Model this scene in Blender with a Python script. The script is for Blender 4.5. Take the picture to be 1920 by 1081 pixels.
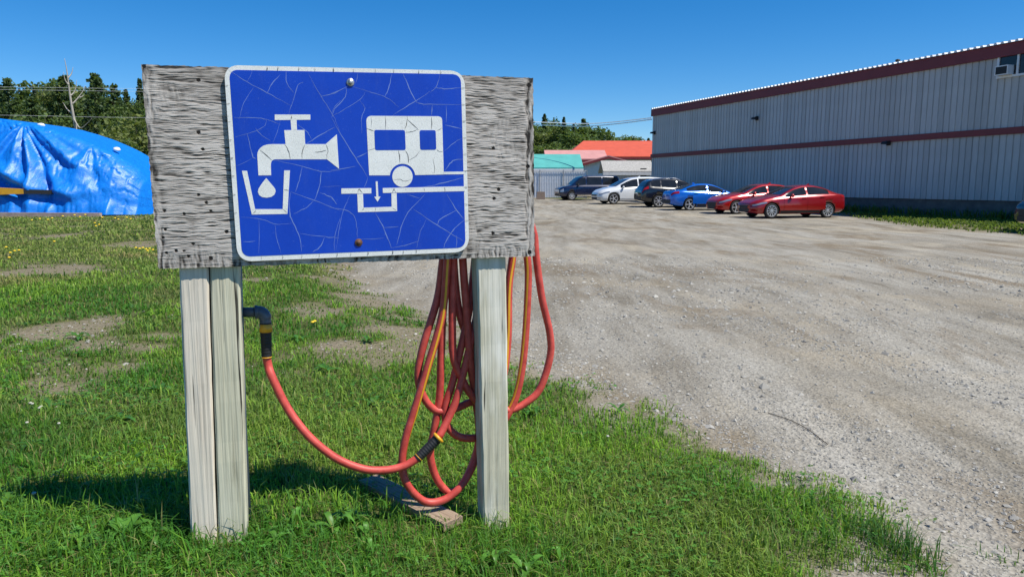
import bpy, math, random
import numpy as np
from mathutils import Vector
R = math.radians
rng = np.random.default_rng(7)
random.seed(7)
for o in list(bpy.data.objects): bpy.data.objects.remove(o)
SC = bpy.context.scene
COL = SC.collection

# ------------------------------------------------------------------ camera, sky, sun, exposure
F = 1390.0; CZ = 1.33; PT = math.atan(194.5 / F)
cam = bpy.data.cameras.new('camera'); camo = bpy.data.objects.new('camera', cam); COL.objects.link(camo)
cam.sensor_width = 36; cam.lens = 36 * F / 1920; cam.clip_start = 0.05; cam.clip_end = 6000
camo.location = (0, 0, CZ); camo.rotation_euler = (math.pi / 2 - PT, 0, 0)
SC.camera = camo
SUN_EL, SUN_AZ = R(57.5), R(66)          # azimuth: from straight behind the camera, turning to the right
sdir = Vector((math.sin(SUN_AZ) * math.cos(SUN_EL), -math.cos(SUN_AZ) * math.cos(SUN_EL), math.sin(SUN_EL)))
W = bpy.data.worlds.new('World'); SC.world = W; W.use_nodes = True
wn = W.node_tree; bg = wn.nodes['Background']
sky = wn.nodes.new('ShaderNodeTexSky'); sky.sky_type = 'NISHITA'; sky.sun_disc = False
sky.sun_elevation = SUN_EL; sky.sun_rotation = math.atan2(sdir.x, sdir.y)
sky.air_density = 0.85; sky.dust_density = 0.1; sky.ozone_density = 7.0; sky.altitude = 400
hs = wn.nodes.new('ShaderNodeHueSaturation'); hs.inputs['Saturation'].default_value = 1.30
wn.links.new(sky.outputs[0], hs.inputs['Color']); wn.links.new(hs.outputs[0], bg.inputs['Color'])
bg.inputs['Strength'].default_value = 0.11
sun = bpy.data.lights.new('sun', 'SUN'); suno = bpy.data.objects.new('sun', sun); COL.objects.link(suno)
sun.energy = 5.0; sun.angle = R(0.53); sun.color = (1.0, 0.955, 0.86)
suno.rotation_euler = (-sdir).to_track_quat('-Z', 'Y').to_euler()
SC.view_settings.view_transform = 'Standard'; SC.view_settings.look = 'None'
SC.view_settings.exposure = 0.3; SC.view_settings.gamma = 1.0
SC.render.engine = 'CYCLES'

# ------------------------------------------------------------------ pixels to places
cp, sp = math.cos(PT), math.sin(PT)
def ray(u, v):
    a = (u - 960) / F; b = -(v - 540.5) / F
    return np.array([a, cp + b * sp, b * cp - sp])
def at(u, v, Y):
    d = ray(u, v); d = d * (Y / d[1]); return np.array([d[0], Y, CZ + d[2]])
def flat(u, v, z=0.0):
    d = ray(u, v); t = (z - CZ) / d[2]; return np.array([d[0] * t, d[1] * t, z])
# board plane (vertical): left and right edge
_l = at(280, 313, 2.28); _r = at(1001.5, 313, 2.63)
BO = np.array([_l[0], _l[1], 0.0]); BX = np.array([_r[0] - _l[0], _r[1] - _l[1], 0.0]); BX /= np.linalg.norm(BX)
BN = np.array([BX[1], -BX[0], 0.0]); BZ = np.array([0, 0, 1.0])
def B(u, v, off=0.0):
    d = ray(u, v); o = BO + BN * off; c = np.array([0, 0, CZ])
    t = np.dot(o - c, BN) / np.dot(d, BN); return c + d * t

# ------------------------------------------------------------------ noise
def _h(ix, iy, seed):
    n = (ix.astype(np.int64) * 374761393 + iy.astype(np.int64) * 668265263 + seed * 974634777) & 0xFFFFFFFF
    n = ((n ^ (n >> 13)) * 1274126177) & 0xFFFFFFFF
    n = (n ^ (n >> 16)) & 0xFFFFFF
    return n / float(0xFFFFFF)
def vn(x, y, seed=0):
    x = np.asarray(x, float); y = np.asarray(y, float)
    x, y = np.broadcast_arrays(x, y)
    ix = np.floor(x); iy = np.floor(y); fx = x - ix; fy = y - iy
    fx = fx * fx * (3 - 2 * fx); fy = fy * fy * (3 - 2 * fy)
    a = _h(ix, iy, seed); b = _h(ix + 1, iy, seed); c = _h(ix, iy + 1, seed); d = _h(ix + 1, iy + 1, seed)
    return (a + (b - a) * fx) * (1 - fy) + (c + (d - c) * fx) * fy
def fbm(x, y, seed=0, oct=4):
    s = 0; a = 0.5; t = 0
    x = np.asarray(x, float); y = np.asarray(y, float)
    for i in range(oct):
        s = s + a * vn(x * 2 ** i, y * 2 ** i, seed + i * 17); t += a; a *= 0.5
    return s / t
def sstep(a, b, x):
    t = np.clip((np.asarray(x, float) - a) / (b - a), 0, 1); return t * t * (3 - 2 * t)

# ------------------------------------------------------------------ materials
class NT:
    def __init__(s, name):
        s.m = bpy.data.materials.new(name); s.m.use_nodes = True; s.t = s.m.node_tree
        s.b = s.t.nodes['Principled BSDF']
    def n(s, typ, **kw):
        nd = s.t.nodes.new('ShaderNode' + typ)
        for k, v in kw.items():
            if k.startswith('i_'):
                key = k[2:].replace('_', ' ')
                nd.inputs[key].default_value = v
            else: setattr(nd, k, v)
        return nd
    def l(s, a, b): s.t.links.new(a, b)
    def coord(s, kind='Object', scale=(1, 1, 1), rot=(0, 0, 0)):
        c = s.n('TexCoord'); mp = s.n('Mapping'); mp.inputs['Scale'].default_value = scale; mp.inputs['Rotation'].default_value = rot
        s.l(c.outputs[kind], mp.inputs['Vector']); return mp.outputs[0]
    def noise(s, vec, scale, detail=4, rough=0.6, dist=0.0):
        nd = s.n('TexNoise'); nd.inputs['Scale'].default_value = scale; nd.inputs['Detail'].default_value = detail
        nd.inputs['Roughness'].default_value = rough; nd.inputs['Distortion'].default_value = dist
        s.l(vec, nd.inputs['Vector']); return nd.outputs['Fac']
    def ramp(s, fac, stops):
        nd = s.n('ValToRGB'); e = nd.color_ramp.elements
        while len(e) > 1: e.remove(e[-1])
        for i, (p, c) in enumerate(stops):
            if i == 0: e[0].position = p; q = e[0]
            else: q = e.new(p)
            q.color = (*c, 1) if len(c) == 3 else c
        s.l(fac, nd.inputs[0]); return nd.outputs[0]
    def mix(s, fac, a, b, typ='MIX'):
        nd = s.n('Mix', data_type='RGBA', blend_type=typ)
        if isinstance(fac, (int, float)): nd.inputs[0].default_value = fac
        else: s.l(fac, nd.inputs[0])
        for i, x in ((6, a), (7, b)):
            if isinstance(x, tuple): nd.inputs[i].default_value = (*x[:3], 1)
            else: s.l(x, nd.inputs[i])
        return nd.outputs[2]
    def math(s, op, a, b=0.0):
        nd = s.n('Math', operation=op)
        for i, x in ((0, a), (1, b)):
            if isinstance(x, (int, float)): nd.inputs[i].default_value = x
            else: s.l(x, nd.inputs[i])
        return nd.outputs[0]
    def attr(s, name):
        nd = s.n('Attribute'); nd.attribute_name = name; return nd
    def bump(s, h, strength=0.5, dist=0.01, prev=None):
        nd = s.n('Bump'); nd.inputs['Strength'].default_value = strength; nd.inputs['Distance'].default_value = dist
        s.l(h, nd.inputs['Height'])
        if prev is not None: s.l(prev, nd.inputs['Normal'])
        s.l(nd.outputs[0], s.b.inputs['Normal']); return nd.outputs[0]
    def color(s, c):
        if isinstance(c, tuple): s.b.inputs['Base Color'].default_value = (*c[:3], 1)
        else: s.l(c, s.b.inputs['Base Color'])
    def set(s, **kw):
        for k, v in kw.items(): s.b.inputs[k.replace('_', ' ')].default_value = v
        return s
MATS = {}
def plain(name, c, rough=0.6, metal=0.0, var=0.12, scale=6.0, bump=0.0, coat=0.0, spec=0.5, kind='Object', stretch=(1, 1, 1)):
    if name in MATS: return MATS[name]
    t = NT(name); v = t.coord(kind, stretch); f = t.noise(v, scale)
    a = tuple(max(0, x * (1 - var)) for x in c); b = tuple(min(1, x * (1 + var)) for x in c)
    t.color(t.ramp(f, [(0.3, a), (0.7, b)]))
    t.set(Roughness=rough, Metallic=metal)
    t.b.inputs['Specular IOR Level'].default_value = spec
    if coat: t.b.inputs['Coat Weight'].default_value = coat; t.b.inputs['Coat Roughness'].default_value = 0.03
    if bump: t.bump(t.noise(v, scale * 6), bump, 0.01)
    MATS[name] = t.m; return t.m

def m_ply():
    t = NT('weathered_plywood'); w = t.attr('wear').outputs['Fac']
    v = t.coord('Object', (1, 1, 1)); f = t.noise(v, 9, 4)
    v2 = t.coord('Object', (25, 25, 500)); g = t.noise(v2, 1, 3, .7)
    base = t.ramp(w, [(0.0, (.03, .027, .025)), (0.15, (.11, .10, .092)), (0.32, (.30, .275, .25)), (0.6, (.50, .465, .43)), (1.0, (.68, .64, .60))])
    base = t.mix(.6, base, t.ramp(g, [(.25, (.45, .43, .41)), (.7, (1, 1, 1))]), 'MULTIPLY')
    base = t.mix(.5, base, t.ramp(f, [(.3, (.62, .6, .58)), (.65, (1, .985, .96))]), 'MULTIPLY')
    t.color(base); t.set(Roughness=.9); t.b.inputs['Specular IOR Level'].default_value = .15
    t.bump(g, .35, .004); return t.m
def m_post(name, base, dark, green):
    t = NT(name)
    v = t.coord('Object', (1, 1, .035)); n1 = t.noise(v, 55, 5, .65, .6)
    v2 = t.coord('Object', (1, 1, .12)); wv = t.n('TexWave', wave_type='RINGS', rings_direction='SPHERICAL')
    wv.inputs['Scale'].default_value = 26; wv.inputs['Distortion'].default_value = 3.5; wv.inputs['Detail'].default_value = 2; wv.inputs['Detail Scale'].default_value = 1.2
    t.l(v2, wv.inputs['Vector'])
    c = t.ramp(n1, [(.24, dark), (.46, base), (.72, tuple(min(1, x * 1.2) for x in base))])
    c = t.mix(.28, c, t.ramp(wv.outputs['Fac'], [(.0, (.55, .52, .46)), (.45, (1, 1, 1)), (1, (1, 1, 1))]), 'MULTIPLY')
    n3 = t.noise(t.coord('Object', (1, 1, .3)), 9, 3)
    c = t.mix(t.ramp(n3, [(.45, (0, 0, 0)), (.7, (1, 1, 1))]), c, green)
    crk = t.noise(t.coord('Object', (1, 1, .02)), 90, 2, .5, .3)
    c = t.mix(t.ramp(crk, [(.27, (1, 1, 1)), (.33, (0, 0, 0))]), c, (.05, .045, .035))
    t.color(c); t.set(Roughness=.85); t.b.inputs['Specular IOR Level'].default_value = .2
    b1 = t.bump(crk, .6, .006); t.bump(n1, .35, .004, b1); return t.m
def m_ground():
    t = NT('gravel_and_soil')
    lawn = t.attr('lawn').outputs['Fac']
    v = t.coord('Object')
    ang = math.atan2(.332, .943)
    vs = t.coord('Object', (1.0, .16, 1), (0, 0, -ang))
    big = t.noise(vs, .9, 4, .6, .5); mid = t.noise(vs, 3.2, 5, .65, .3); fine = t.noise(v, 38, 4, .7); patch = t.noise(v, .55, 3, .6)
    vo = t.n('TexVoronoi', feature='F1'); vo.inputs['Scale'].default_value = 62; t.l(v, vo.inputs['Vector'])
    vo2 = t.n('TexVoronoi', feature='F1'); vo2.inputs['Scale'].default_value = 24; t.l(v, vo2.inputs['Vector'])
    g = t.ramp(big, [(.34, (.19, .165, .125)), (.5, (.325, .298, .248)), (.66, (.45, .425, .37))])
    g = t.mix(.45, g, t.ramp(mid, [(.33, (.16, .138, .102)), (.48, (.325, .303, .255)), (.66, (.46, .438, .385))]))
    g = t.mix(t.ramp(patch, [(.5, (0, 0, 0)), (.68, (.5, .5, .5))]), g, (.42, .36, .265))
    dirt = t.noise(t.coord('Object', (1.0, .38, 1), (0, 0, -ang)), .75, 5, .62, .9)
    g = t.mix(t.ramp(dirt, [(.53, (0, 0, 0)), (.66, (.75, .75, .75))]), g, (.215, .165, .105))
    g = t.mix(t.ramp(t.noise(t.coord('Object', (1.0, .45, 1), (.3, .2, -ang)), .6, 4, .6, .6), [(.55, (0, 0, 0)), (.68, (.6, .6, .6))]), g, (.50, .445, .345))
    stone = t.n('HueSaturation'); stone.inputs['Saturation'].default_value = .12; t.l(vo.outputs['Color'], stone.inputs['Color'])
    st = t.ramp(stone.outputs[0], [(.0, (.22, .22, .22)), (.5, (.8, .8, .8)), (1, (1.0, 1.0, 1.0))])
    g = t.mix(.75, g, st, 'MULTIPLY')
    g = t.mix(.55, g, t.ramp(fine, [(.32, (.35, .33, .3)), (.62, (1, 1, 1))]), 'MULTIPLY')
    soil = t.ramp(fine, [(.3, (.11, .09, .06)), (.55, (.24, .20, .14)), (.8, (.36, .32, .24))])
    turf = t.ramp(t.noise(v, 7, 5, .7), [(.3, (.04, .055, .016)), (.6, (.09, .10, .03)), (.8, (.17, .15, .06))])
    dry = t.attr('cover').outputs['Fac']
    soil = t.mix(dry, soil, turf)
    t.color(t.mix(lawn, g, soil)); t.set(Roughness=.95); t.b.inputs['Specular IOR Level'].default_value = .15
    b1 = t.bump(vo.outputs['Distance'], .55, .012); b2 = t.bump(vo2.outputs['Distance'], .3, .02, b1); t.bump(fine, .4, .012, b2); return t.m
def m_blade(name, trans=.35, rough=.5):
    t = NT(name); a = t.attr('tint').outputs['Color']; t.color(a); t.set(Roughness=rough)
    t.b.inputs['Specular IOR Level'].default_value = .25
    tr = t.n('BsdfTranslucent'); t.l(t.mix(.5, a, (.30, .42, .04)), tr.inputs['Color'])
    mx = t.n('MixShader'); mx.inputs[0].default_value = trans
    t.l(t.b.outputs[0], mx.inputs[1]); t.l(tr.outputs[0], mx.inputs[2])
    t.l(mx.outputs[0], t.t.nodes['Material Output'].inputs['Surface']); return t.m
def m_signblue():
    t = NT('sign_blue_sheeting'); v = t.coord('Object'); f = t.noise(v, 3.5, 4); s = t.noise(v, 300, 2)
    t.color(t.mix(.15, t.ramp(f, [(.3, (.003, .046, .42)), (.7, (.005, .066, .54))]), t.ramp(s, [(.3, (.0, .025, .36)), (.7, (.008, .065, .6))])))
    t.set(Roughness=.42); t.b.inputs['Specular IOR Level'].default_value = .35; t.bump(t.noise(v, 40, 4), .12, .003)
    bc = t.b.inputs['Base Color'].links[0].from_socket; st = t.noise(t.coord('Object', (1, 1, .12)), 22, 5, .7, .4); sp = t.noise(v, 120, 3, .8)
    c = t.mix(t.ramp(st, [(.52, (0, 0, 0)), (.8, (.22, .22, .22))]), bc, (.06, .12, .46)); c = t.mix(t.ramp(sp, [(.63, (0, 0, 0)), (.74, (.5, .5, .5))]), c, (.10, .17, .5))
    t.color(c); return t.m
def m_signwhite():
    t = NT('sign_white_sheeting'); v = t.coord('Object')
    vo = t.n('TexVoronoi', feature='DISTANCE_TO_EDGE'); vo.inputs['Scale'].default_value = 230
    nz = t.n('TexNoise'); nz.inputs['Scale'].default_value = 70; t.l(v, nz.inputs['Vector'])
    mx = t.mix(.012, v, nz.outputs['Color'], 'ADD'); t.l(mx, vo.inputs['Vector'])
    c = t.ramp(vo.outputs['Distance'], [(0, (.55, .55, .53)), (.06, (.84, .85, .82)), (1, (.88, .89, .86))])
    c = t.mix(.5, c, t.ramp(t.noise(v, 14, 5), [(.3, (.80, .81, .78)), (.65, (1, 1, 1))]), 'MULTIPLY')
    t.color(c); t.set(Roughness=.5); t.bump(t.noise(v, 160, 3), .2, .002); return t.m
def m_siding():
    t = NT('painted_steel_siding'); v = t.coord('Object'); r = t.n('ObjectInfo').outputs['Random']
    c = t.ramp(r, [(0, (.44, .435, .425)), (.5, (.49, .485, .475)), (1, (.53, .525, .515))])
    c = t.mix(.5, c, t.ramp(t.noise(t.coord('Object', (1, 1, .15)), 5, 5), [(.3, (.72, .72, .72)), (.6, (1, 1, 1))]), 'MULTIPLY')
    t.color(c); t.set(Roughness=.48); t.b.inputs['Specular IOR Level'].default_value = .3; return t.m
def m_tarp():
    t = NT('blue_poly_tarp'); v = t.coord('Object'); n1 = t.noise(v, 2.2, 6, .65, .8); n2 = t.noise(v, 9, 4, .7, 1.2)
    t.color(t.ramp(n2, [(.3, (.003, .13, .55)), (.6, (.005, .20, .72)), (.8, (.02, .28, .80))]))
    t.set(Roughness=.40); t.b.inputs['Specular IOR Level'].default_value = .42
    b1 = t.bump(n1, .22, .12); t.bump(n2, .16, .03, b1); return t.m
def m_paint(name, c, metal=.25):
    t = NT(name); v = t.coord('Object'); f = t.noise(v, 3, 3)
    t.color(t.ramp(f, [(.3, tuple(x * .92 for x in c)), (.7, c)])); t.set(Metallic=metal, Roughness=.22)
    t.b.inputs['Coat Weight'].default_value = .9; t.b.inputs['Coat Roughness'].default_value = .04
    # road dust low on the body
    tc = t.n('TexCoord'); sx = t.n('SeparateXYZ'); t.l(tc.outputs['Object'], sx.inputs[0])
    return t.m
def m_glass(name='car_glass', c=(.012, .014, .017)):
    if name in MATS: return MATS[name]
    t = NT(name); t.color(t.ramp(t.noise(t.coord('Object'), 4), [(.3, c), (.7, tuple(x * 1.6 for x in c))]))
    t.set(Roughness=.06); t.b.inputs['Specular IOR Level'].default_value = .4; MATS[name] = t.m; return t.m
def m_hose():
    t = NT('red_rubber_hose'); v = t.coord('Object'); f = t.noise(v, 30, 4)
    t.color(t.ramp(f, [(.3, (.42, .045, .035)), (.6, (.60, .080, .06)), (.8, (.66, .13, .10))])); t.set(Roughness=.5)
    t.bump(t.noise(v, 260, 2), .2, .002); return t.m
def m_roof(name, c, ribs=0.0):
    t = NT(name); v = t.coord('Object'); t.color(t.ramp(t.noise(v, 1.3, 5), [(.3, tuple(x * .8 for x in c)), (.7, c)])); t.set(Roughness=.55); return t.m
M = dict(ply=m_ply(), post_a=m_post('grey_post_wood', (.66, .585, .48), (.42, .36, .285), (.66, .60, .505)),
         post_b=m_post('green_treated_post_wood', (.54, .515, .385), (.30, .28, .195), (.60, .58, .455)),
         post_c=m_post('flaking_post_wood', (.52, .49, .375), (.22, .20, .14), (.74, .72, .64)),
         ground=m_ground(), grass=m_blade('grass_blades', .45), leaf=m_blade('tree_leaves', .3, .55), weed=m_blade('weed_leaves', .35, .4),
         blue=m_signblue(), white=m_signwhite(), siding=m_siding(), tarp=m_tarp(), hose=m_hose(), glass=m_glass())
M['crack_pale'] = plain('pale_crack', (.16, .25, .58), .6)
M['crack_dark'] = plain('dark_crack', (.10, .10, .10), .8)
M['yellow'] = plain('yellow_plastic', (.72, .36, .02), .45)
M['black'] = plain('black_plastic', (.012, .013, .015), .6, var=.3, scale=40)
M['pvc'] = plain('grey_pvc', (.07, .09, .12), .35, var=.2, scale=30)
M['steel'] = plain('galvanised_steel', (.45, .45, .45), .38, .8, scale=60)
M['rust'] = plain('rusty_steel', (.16, .08, .05), .7, .4, scale=80, var=.4)
M['tyre'] = plain('tyre_rubber', (.018, .018, .019), .8, scale=20)
M['rim'] = plain('alloy_rim', (.62, .63, .65), .3, .6)
M['redtrim'] = plain('dark_red_trim', (.19, .022, .024), .5, var=.12, scale=1.2)
M['concrete'] = plain('foundation_concrete', (.13, .125, .115), .9, var=.25, scale=3)
M['roofwhite'] = plain('white_roof_steel', (.72, .73, .74), .4)
M['whitepaint'] = plain('white_paint', (.74, .75, .76), .5, var=.06, scale=3)
M['bark'] = plain('tree_bark', (.10, .08, .06), .9, var=.35, scale=5)
M['deadwood'] = plain('dead_tree_wood', (.36, .33, .28), .85, var=.2, scale=4)
M['lamp'] = plain('headlamp_lens', (.34, .36, .39), .06, .5)
M['tail'] = plain('tail_lamp_lens', (.28, .01, .012), .12)
M['chrome'] = plain('chrome', (.7, .7, .7), .12, 1.0)

# ------------------------------------------------------------------ mesh helpers
class MB:
    def __init__(s): s.v = []; s.f = []
    def add(s, verts, faces):
        o = len(s.v); s.v.extend([tuple(map(float, p)) for p in verts]); s.f.extend([tuple(i + o for i in q) for q in faces]); return s
    def hexa(s, p):   # 8 points: bottom 4 ccw, top 4 ccw
        return s.add(p, [(3, 2, 1, 0), (4, 5, 6, 7), (0, 1, 5, 4), (1, 2, 6, 5), (2, 3, 7, 6), (3, 0, 4, 7)])
    def box(s, c, d, rz=0.0):
        x, y, z = (k / 2 for k in d); ca, sa = math.cos(rz), math.sin(rz); P = []
        for dz in (-z, z):
            for dx, dy in ((-x, -y), (x, -y), (x, y), (-x, y)):
                P.append((c[0] + dx * ca - dy * sa, c[1] + dx * sa + dy * ca, c[2] + dz))
        return s.hexa(P)
    def prism(s, poly, d):     # poly: 3D outline; d: extrusion vector
        n = len(poly); d = np.array(d); a = [np.array(p, float) for p in poly]
        s.add(a + [p + d for p in a], [tuple(range(n))[::-1], tuple(range(n, 2 * n))] + [(i, (i + 1) % n, n + (i + 1) % n, n + i) for i in range(n)]); return s
    def tube(s, path, r, n=8, cap=True, flatten=1.0):
        P = np.array(path, float); k = len(P); rr = np.full(k, r) if np.isscalar(r) else np.array(r, float)
        T = np.gradient(P, axis=0); T /= np.linalg.norm(T, axis=1)[:, None] + 1e-12
        ref = np.array([0, 0, 1.0]) if abs(T[0][2]) < .9 else np.array([1.0, 0, 0])
        a = np.cross(T[0], ref); a /= np.linalg.norm(a); V = []
        for i in range(k):
            a = a - T[i] * np.dot(a, T[i]); a /= np.linalg.norm(a) + 1e-12; b = np.cross(T[i], a)
            for j in range(n):
                q = 2 * math.pi * j / n; V.append(P[i] + rr[i] * (math.cos(q) * a + math.sin(q) * b * flatten))
        Fc = [(i * n + j, i * n + (j + 1) % n, (i + 1) * n + (j + 1) % n, (i + 1) * n + j) for i in range(k - 1) for j in range(n)]
        if cap: Fc += [tuple(range(n))[::-1], tuple((k - 1) * n + j for j in range(n))]
        return s.add(V, Fc)
    def lathe(s, prof, c, axis, n=24, cap=True):   # prof: (r, h) along axis
        ax = np.array(axis, float); ax /= np.linalg.norm(ax)
        ref = np.array([0, 0, 1.0]) if abs(ax[2]) < .9 else np.array([1.0, 0, 0])
        a = np.cross(ax, ref); a /= np.linalg.norm(a); b = np.cross(ax, a); c = np.array(c, float); V = []
        for r, h in prof:
            for j in range(n):
                q = 2 * math.pi * j / n; V.append(c + ax * h + r * (math.cos(q) * a + math.sin(q) * b))
        k = len(prof)
        return s.add(V, [(i * n + j, i * n + (j + 1) % n, (i + 1) * n + (j + 1) % n, (i + 1) * n + j) for i in range(k - 1) for j in range(n)]
                     + ([tuple(range(n))[::-1], tuple((k - 1) * n + j for j in range(n))] if cap else []))
ROOT = {}
def tag(o, label=None, cat=None, group=None, kind=None):
    if label: o['label'] = label
    if cat: o['category'] = cat
    if group: o['group'] = group
    if kind: o['kind'] = kind
    return o
def thing(name, label, cat, loc=(0, 0, 0), rz=0.0, group=None):
    o = bpy.data.objects.new(name, None); COL.objects.link(o); o.empty_display_size = .1
    o.location = loc; o.rotation_euler = (0, 0, rz); ROOT[o] = (np.array(loc, float), rz); return tag(o, label, cat, group)
def link(name, me, mat, parent):
    o = bpy.data.objects.new(name, me); COL.objects.link(o)
    if mat and not me.materials: me.materials.append(mat)
    if parent is not None: o.parent = parent; ROOT[o] = ROOT[parent]
    return o
def mk(name, mb, mat, parent=None, world=False, smooth=False):
    V = np.array(mb.v, float)
    base = None
    if parent is None:
        base = np.array([V[:, 0].mean(), V[:, 1].mean(), V[:, 2].min()]); V = V - base
    elif world:
        loc, rz = ROOT[parent]; V = V - loc
        if rz:
            c, s_ = math.cos(-rz), math.sin(-rz); V = np.stack([V[:, 0] * c - V[:, 1] * s_, V[:, 0] * s_ + V[:, 1] * c, V[:, 2]], 1)
    me = bpy.data.meshes.new(name); me.from_pydata(V.tolist(), [], mb.f); me.update()
    if smooth: me.polygons.foreach_set('use_smooth', [True] * len(me.polygons))
    o = link(name, me, mat, parent)
    if base is not None: o.location = base; ROOT[o] = (base, 0.0)
    return o
def bigmesh(name, V, Fq, mat, parent=None, attrs=None, smooth=False, tri=False):
    """numpy arrays: V (n,3), Fq (m,k)"""
    me = bpy.data.meshes.new(name); k = Fq.shape[1]
    me.vertices.add(len(V)); me.vertices.foreach_set('co', np.ascontiguousarray(V, np.float32).ravel())
    me.loops.add(Fq.size); me.loops.foreach_set('vertex_index', np.ascontiguousarray(Fq, np.int32).ravel())
    me.polygons.add(len(Fq)); me.polygons.foreach_set('loop_start', np.arange(0, Fq.size, k, dtype=np.int32))
    me.update(calc_edges=True)
    me.polygons.foreach_set('use_smooth', np.full(len(Fq), smooth))
    for nm, val in (attrs or {}).items():
        if val.ndim == 1:
            a = me.attributes.new(nm, 'FLOAT', 'POINT'); a.data.foreach_set('value', val.astype(np.float32))
        else:
            a = me.attributes.new(nm, 'FLOAT_COLOR', 'POINT')
            c = np.ones((len(V), 4), np.float32); c[:, :3] = val; a.data.foreach_set('color', c.ravel())
    return link(name, me, mat, parent)
def copytree(o, parent=None):
    c = o.copy(); COL.objects.link(c); c.parent = parent
    for ch in o.children: copytree(ch, c)
    return c
def catmull(pts, m=8):
    P = np.array(pts, float); P = np.vstack([2 * P[0] - P[1], P, 2 * P[-1] - P[-2]]); out = []
    for i in range(1, len(P) - 2):
        for k in range(m):
            t = k / m; a, b, c, d = P[i - 1], P[i], P[i + 1], P[i + 2]
            out.append(.5 * (2 * b + (c - a) * t + (2 * a - 5 * b + 4 * c - d) * t * t + (3 * b - a - 3 * c + d) * t ** 3))
    out.append(P[-2]); return np.array(out)

# ------------------------------------------------------------------ ground: one height field, lawn and gravel lot
def zlot(y): return np.interp(y, [-20, 0, 10, 20, 32, 36, 40, 44, 49, 59, 75, 2000], [0, 0, -.02, -.08, -.12, -.09, -.03, 0, .08, .14, .2, .2])
LOTPX = [(1590, 1081), (1625, 1050), (1700, 1012), (1722, 985), (1640, 955), (1555, 915), (1450, 868), (1340, 820), (1250, 785), (1150, 740), (1050, 697),
         (960, 650), (880, 612), (800, 580), (740, 562), (690, 545), (662, 515), (648, 496), (655, 470), (710, 430), (800, 396), (900, 380), (1003, 374)]
LOT = [flat(u, v, 0.0)[:2] for u, v in LOTPX] + [at(1065, 372, 56)[:2], at(1150, 372, 66)[:2], (16, 62), (17.2, 44)] + \
      [flat(u, v, -.11)[:2] for u, v in ((1575, 403), (1640, 413), (1700, 423), (1800, 433), (1905, 442), (2050, 456))] + [np.array((30, 15)), np.array((30, -12)), np.array((1.1, -12))]
LOT = np.array([np.array(p, float) for p in LOT])
def lot_sd(x, y):      # positive = outside the lot (on the grass)
    x = np.asarray(x, float); y = np.asarray(y, float); d = np.full(x.shape, 1e9); ins = np.zeros(x.shape, bool); n = len(LOT)
    for i in range(n):
        ax, ay = LOT[i]; bx, by = LOT[(i + 1) % n]; ex, ey = bx - ax, by - ay
        t = np.clip(((x - ax) * ex + (y - ay) * ey) / (ex * ex + ey * ey), 0, 1)
        d = np.minimum(d, np.hypot(x - ax - t * ex, y - ay - t * ey))
        c = ((ay > y) != (by > y)) & (x < (bx - ax) * (y - ay) / (by - ay + 1e-12) + ax); ins ^= c
    return np.where(ins, -d, d)
def gz(x, y, sd=None, micro=True):
    x = np.asarray(x, float); y = np.asarray(y, float)
    if sd is None: sd = lot_sd(x, y)
    m = sstep(-.5, 1.1, sd); near = np.exp(-(np.maximum(y, 0) / 9) ** 2)
    z = zlot(y) * sstep(-6, 0, x - 0.0) + .06 * (1 - sstep(-6, 0, x)) * sstep(3, 12, y)
    z = z + m * (.05 + near * (.02 + .075 * np.clip(-x, -.4, 1.25)))
    if micro:
        q = np.clip(1.2 - y / 60, 0, 1)
        z = z + q * ((fbm(x * .9, y * .9, 5, 3) - .5) * .05 + (fbm(x * 5, y * 5, 9, 3) - .5) * .018)
        xr = x * .943 + y * .332      # shallow wheel tracks running parallel to the big shed
        z = z + (1 - m) * q * (fbm(xr * 1.6, y * .12, 31, 3) - .5) * .035
    return z
BARE = [(640, 655, .35, .9), (560, 690, .30, .8), (760, 690, .32, .75), (780, 600, .6, .9), (700, 560, .7, .7), (40, 735, .25, .95), (10, 655, .5, .9), (230, 700, .25, .8),
        (880, 640, .4, .7), (850, 560, .8, .8), (100, 690, .3, .6), (120, 745, .18, .9), (60, 505, .8, .6), (540, 620, .3, .4), (300, 590, .4, .5), (1100, 745, .22, .4), (1000, 700, .22, .45), (1330, 835, .16, .45)]
BARE = [(*flat(u, v, .08)[:2], r * .8, a * .84) for u, v, r, a in BARE]
def cover(x, y, sd):
    """0..1 how much grass grows here"""
    edge = sstep(-.12, .42, sd + (fbm(x * 3.5, y * 3.5, 3, 3) - .5) * 1.15 - .02 * np.clip(y - 5, 0, 8))
    c = edge.copy(); n = fbm(x * 5.5, y * 4.5, 77, 4)
    for bx, by, r, a in BARE: c = c * (1 - a * np.exp(-((x - bx) ** 2 + ((y - by) * .8) ** 2) / (r * 1.15) ** 2) * sstep(.40, .54, n))
    return np.clip(c * (1 - .8 * sstep(.60, .70, fbm(x * 1.1, y * 1.1, 55, 4)) * sstep(3.4, 6, y)), 0, 1)
def axis_pts(lo, hi, c, d0, g):
    out = [c]; d = d0
    while out[-1] < hi: out.append(out[-1] + d); d *= g
    lo_ = [c]; d = d0
    while lo_[-1] > lo: lo_.append(lo_[-1] - d); d *= g
    return np.array(sorted(set(lo_[1:] + out)))
xs = axis_pts(-2500, 2500, .3, .035, 1.022); ys = axis_pts(-60, 3500, 2.6, .03, 1.018)
GX, GY = np.meshgrid(xs, ys); SD = lot_sd(GX, GY); GZ = gz(GX, GY, SD)
nx, ny = len(xs), len(ys); idx = np.arange(nx * ny).reshape(ny, nx)
quads = np.stack([idx[:-1, :-1], idx[:-1, 1:], idx[1:, 1:], idx[1:, :-1]], -1).reshape(-1, 4)
V = np.stack([GX, GY, GZ], -1).reshape(-1, 3); sdf = SD.ravel()
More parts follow.
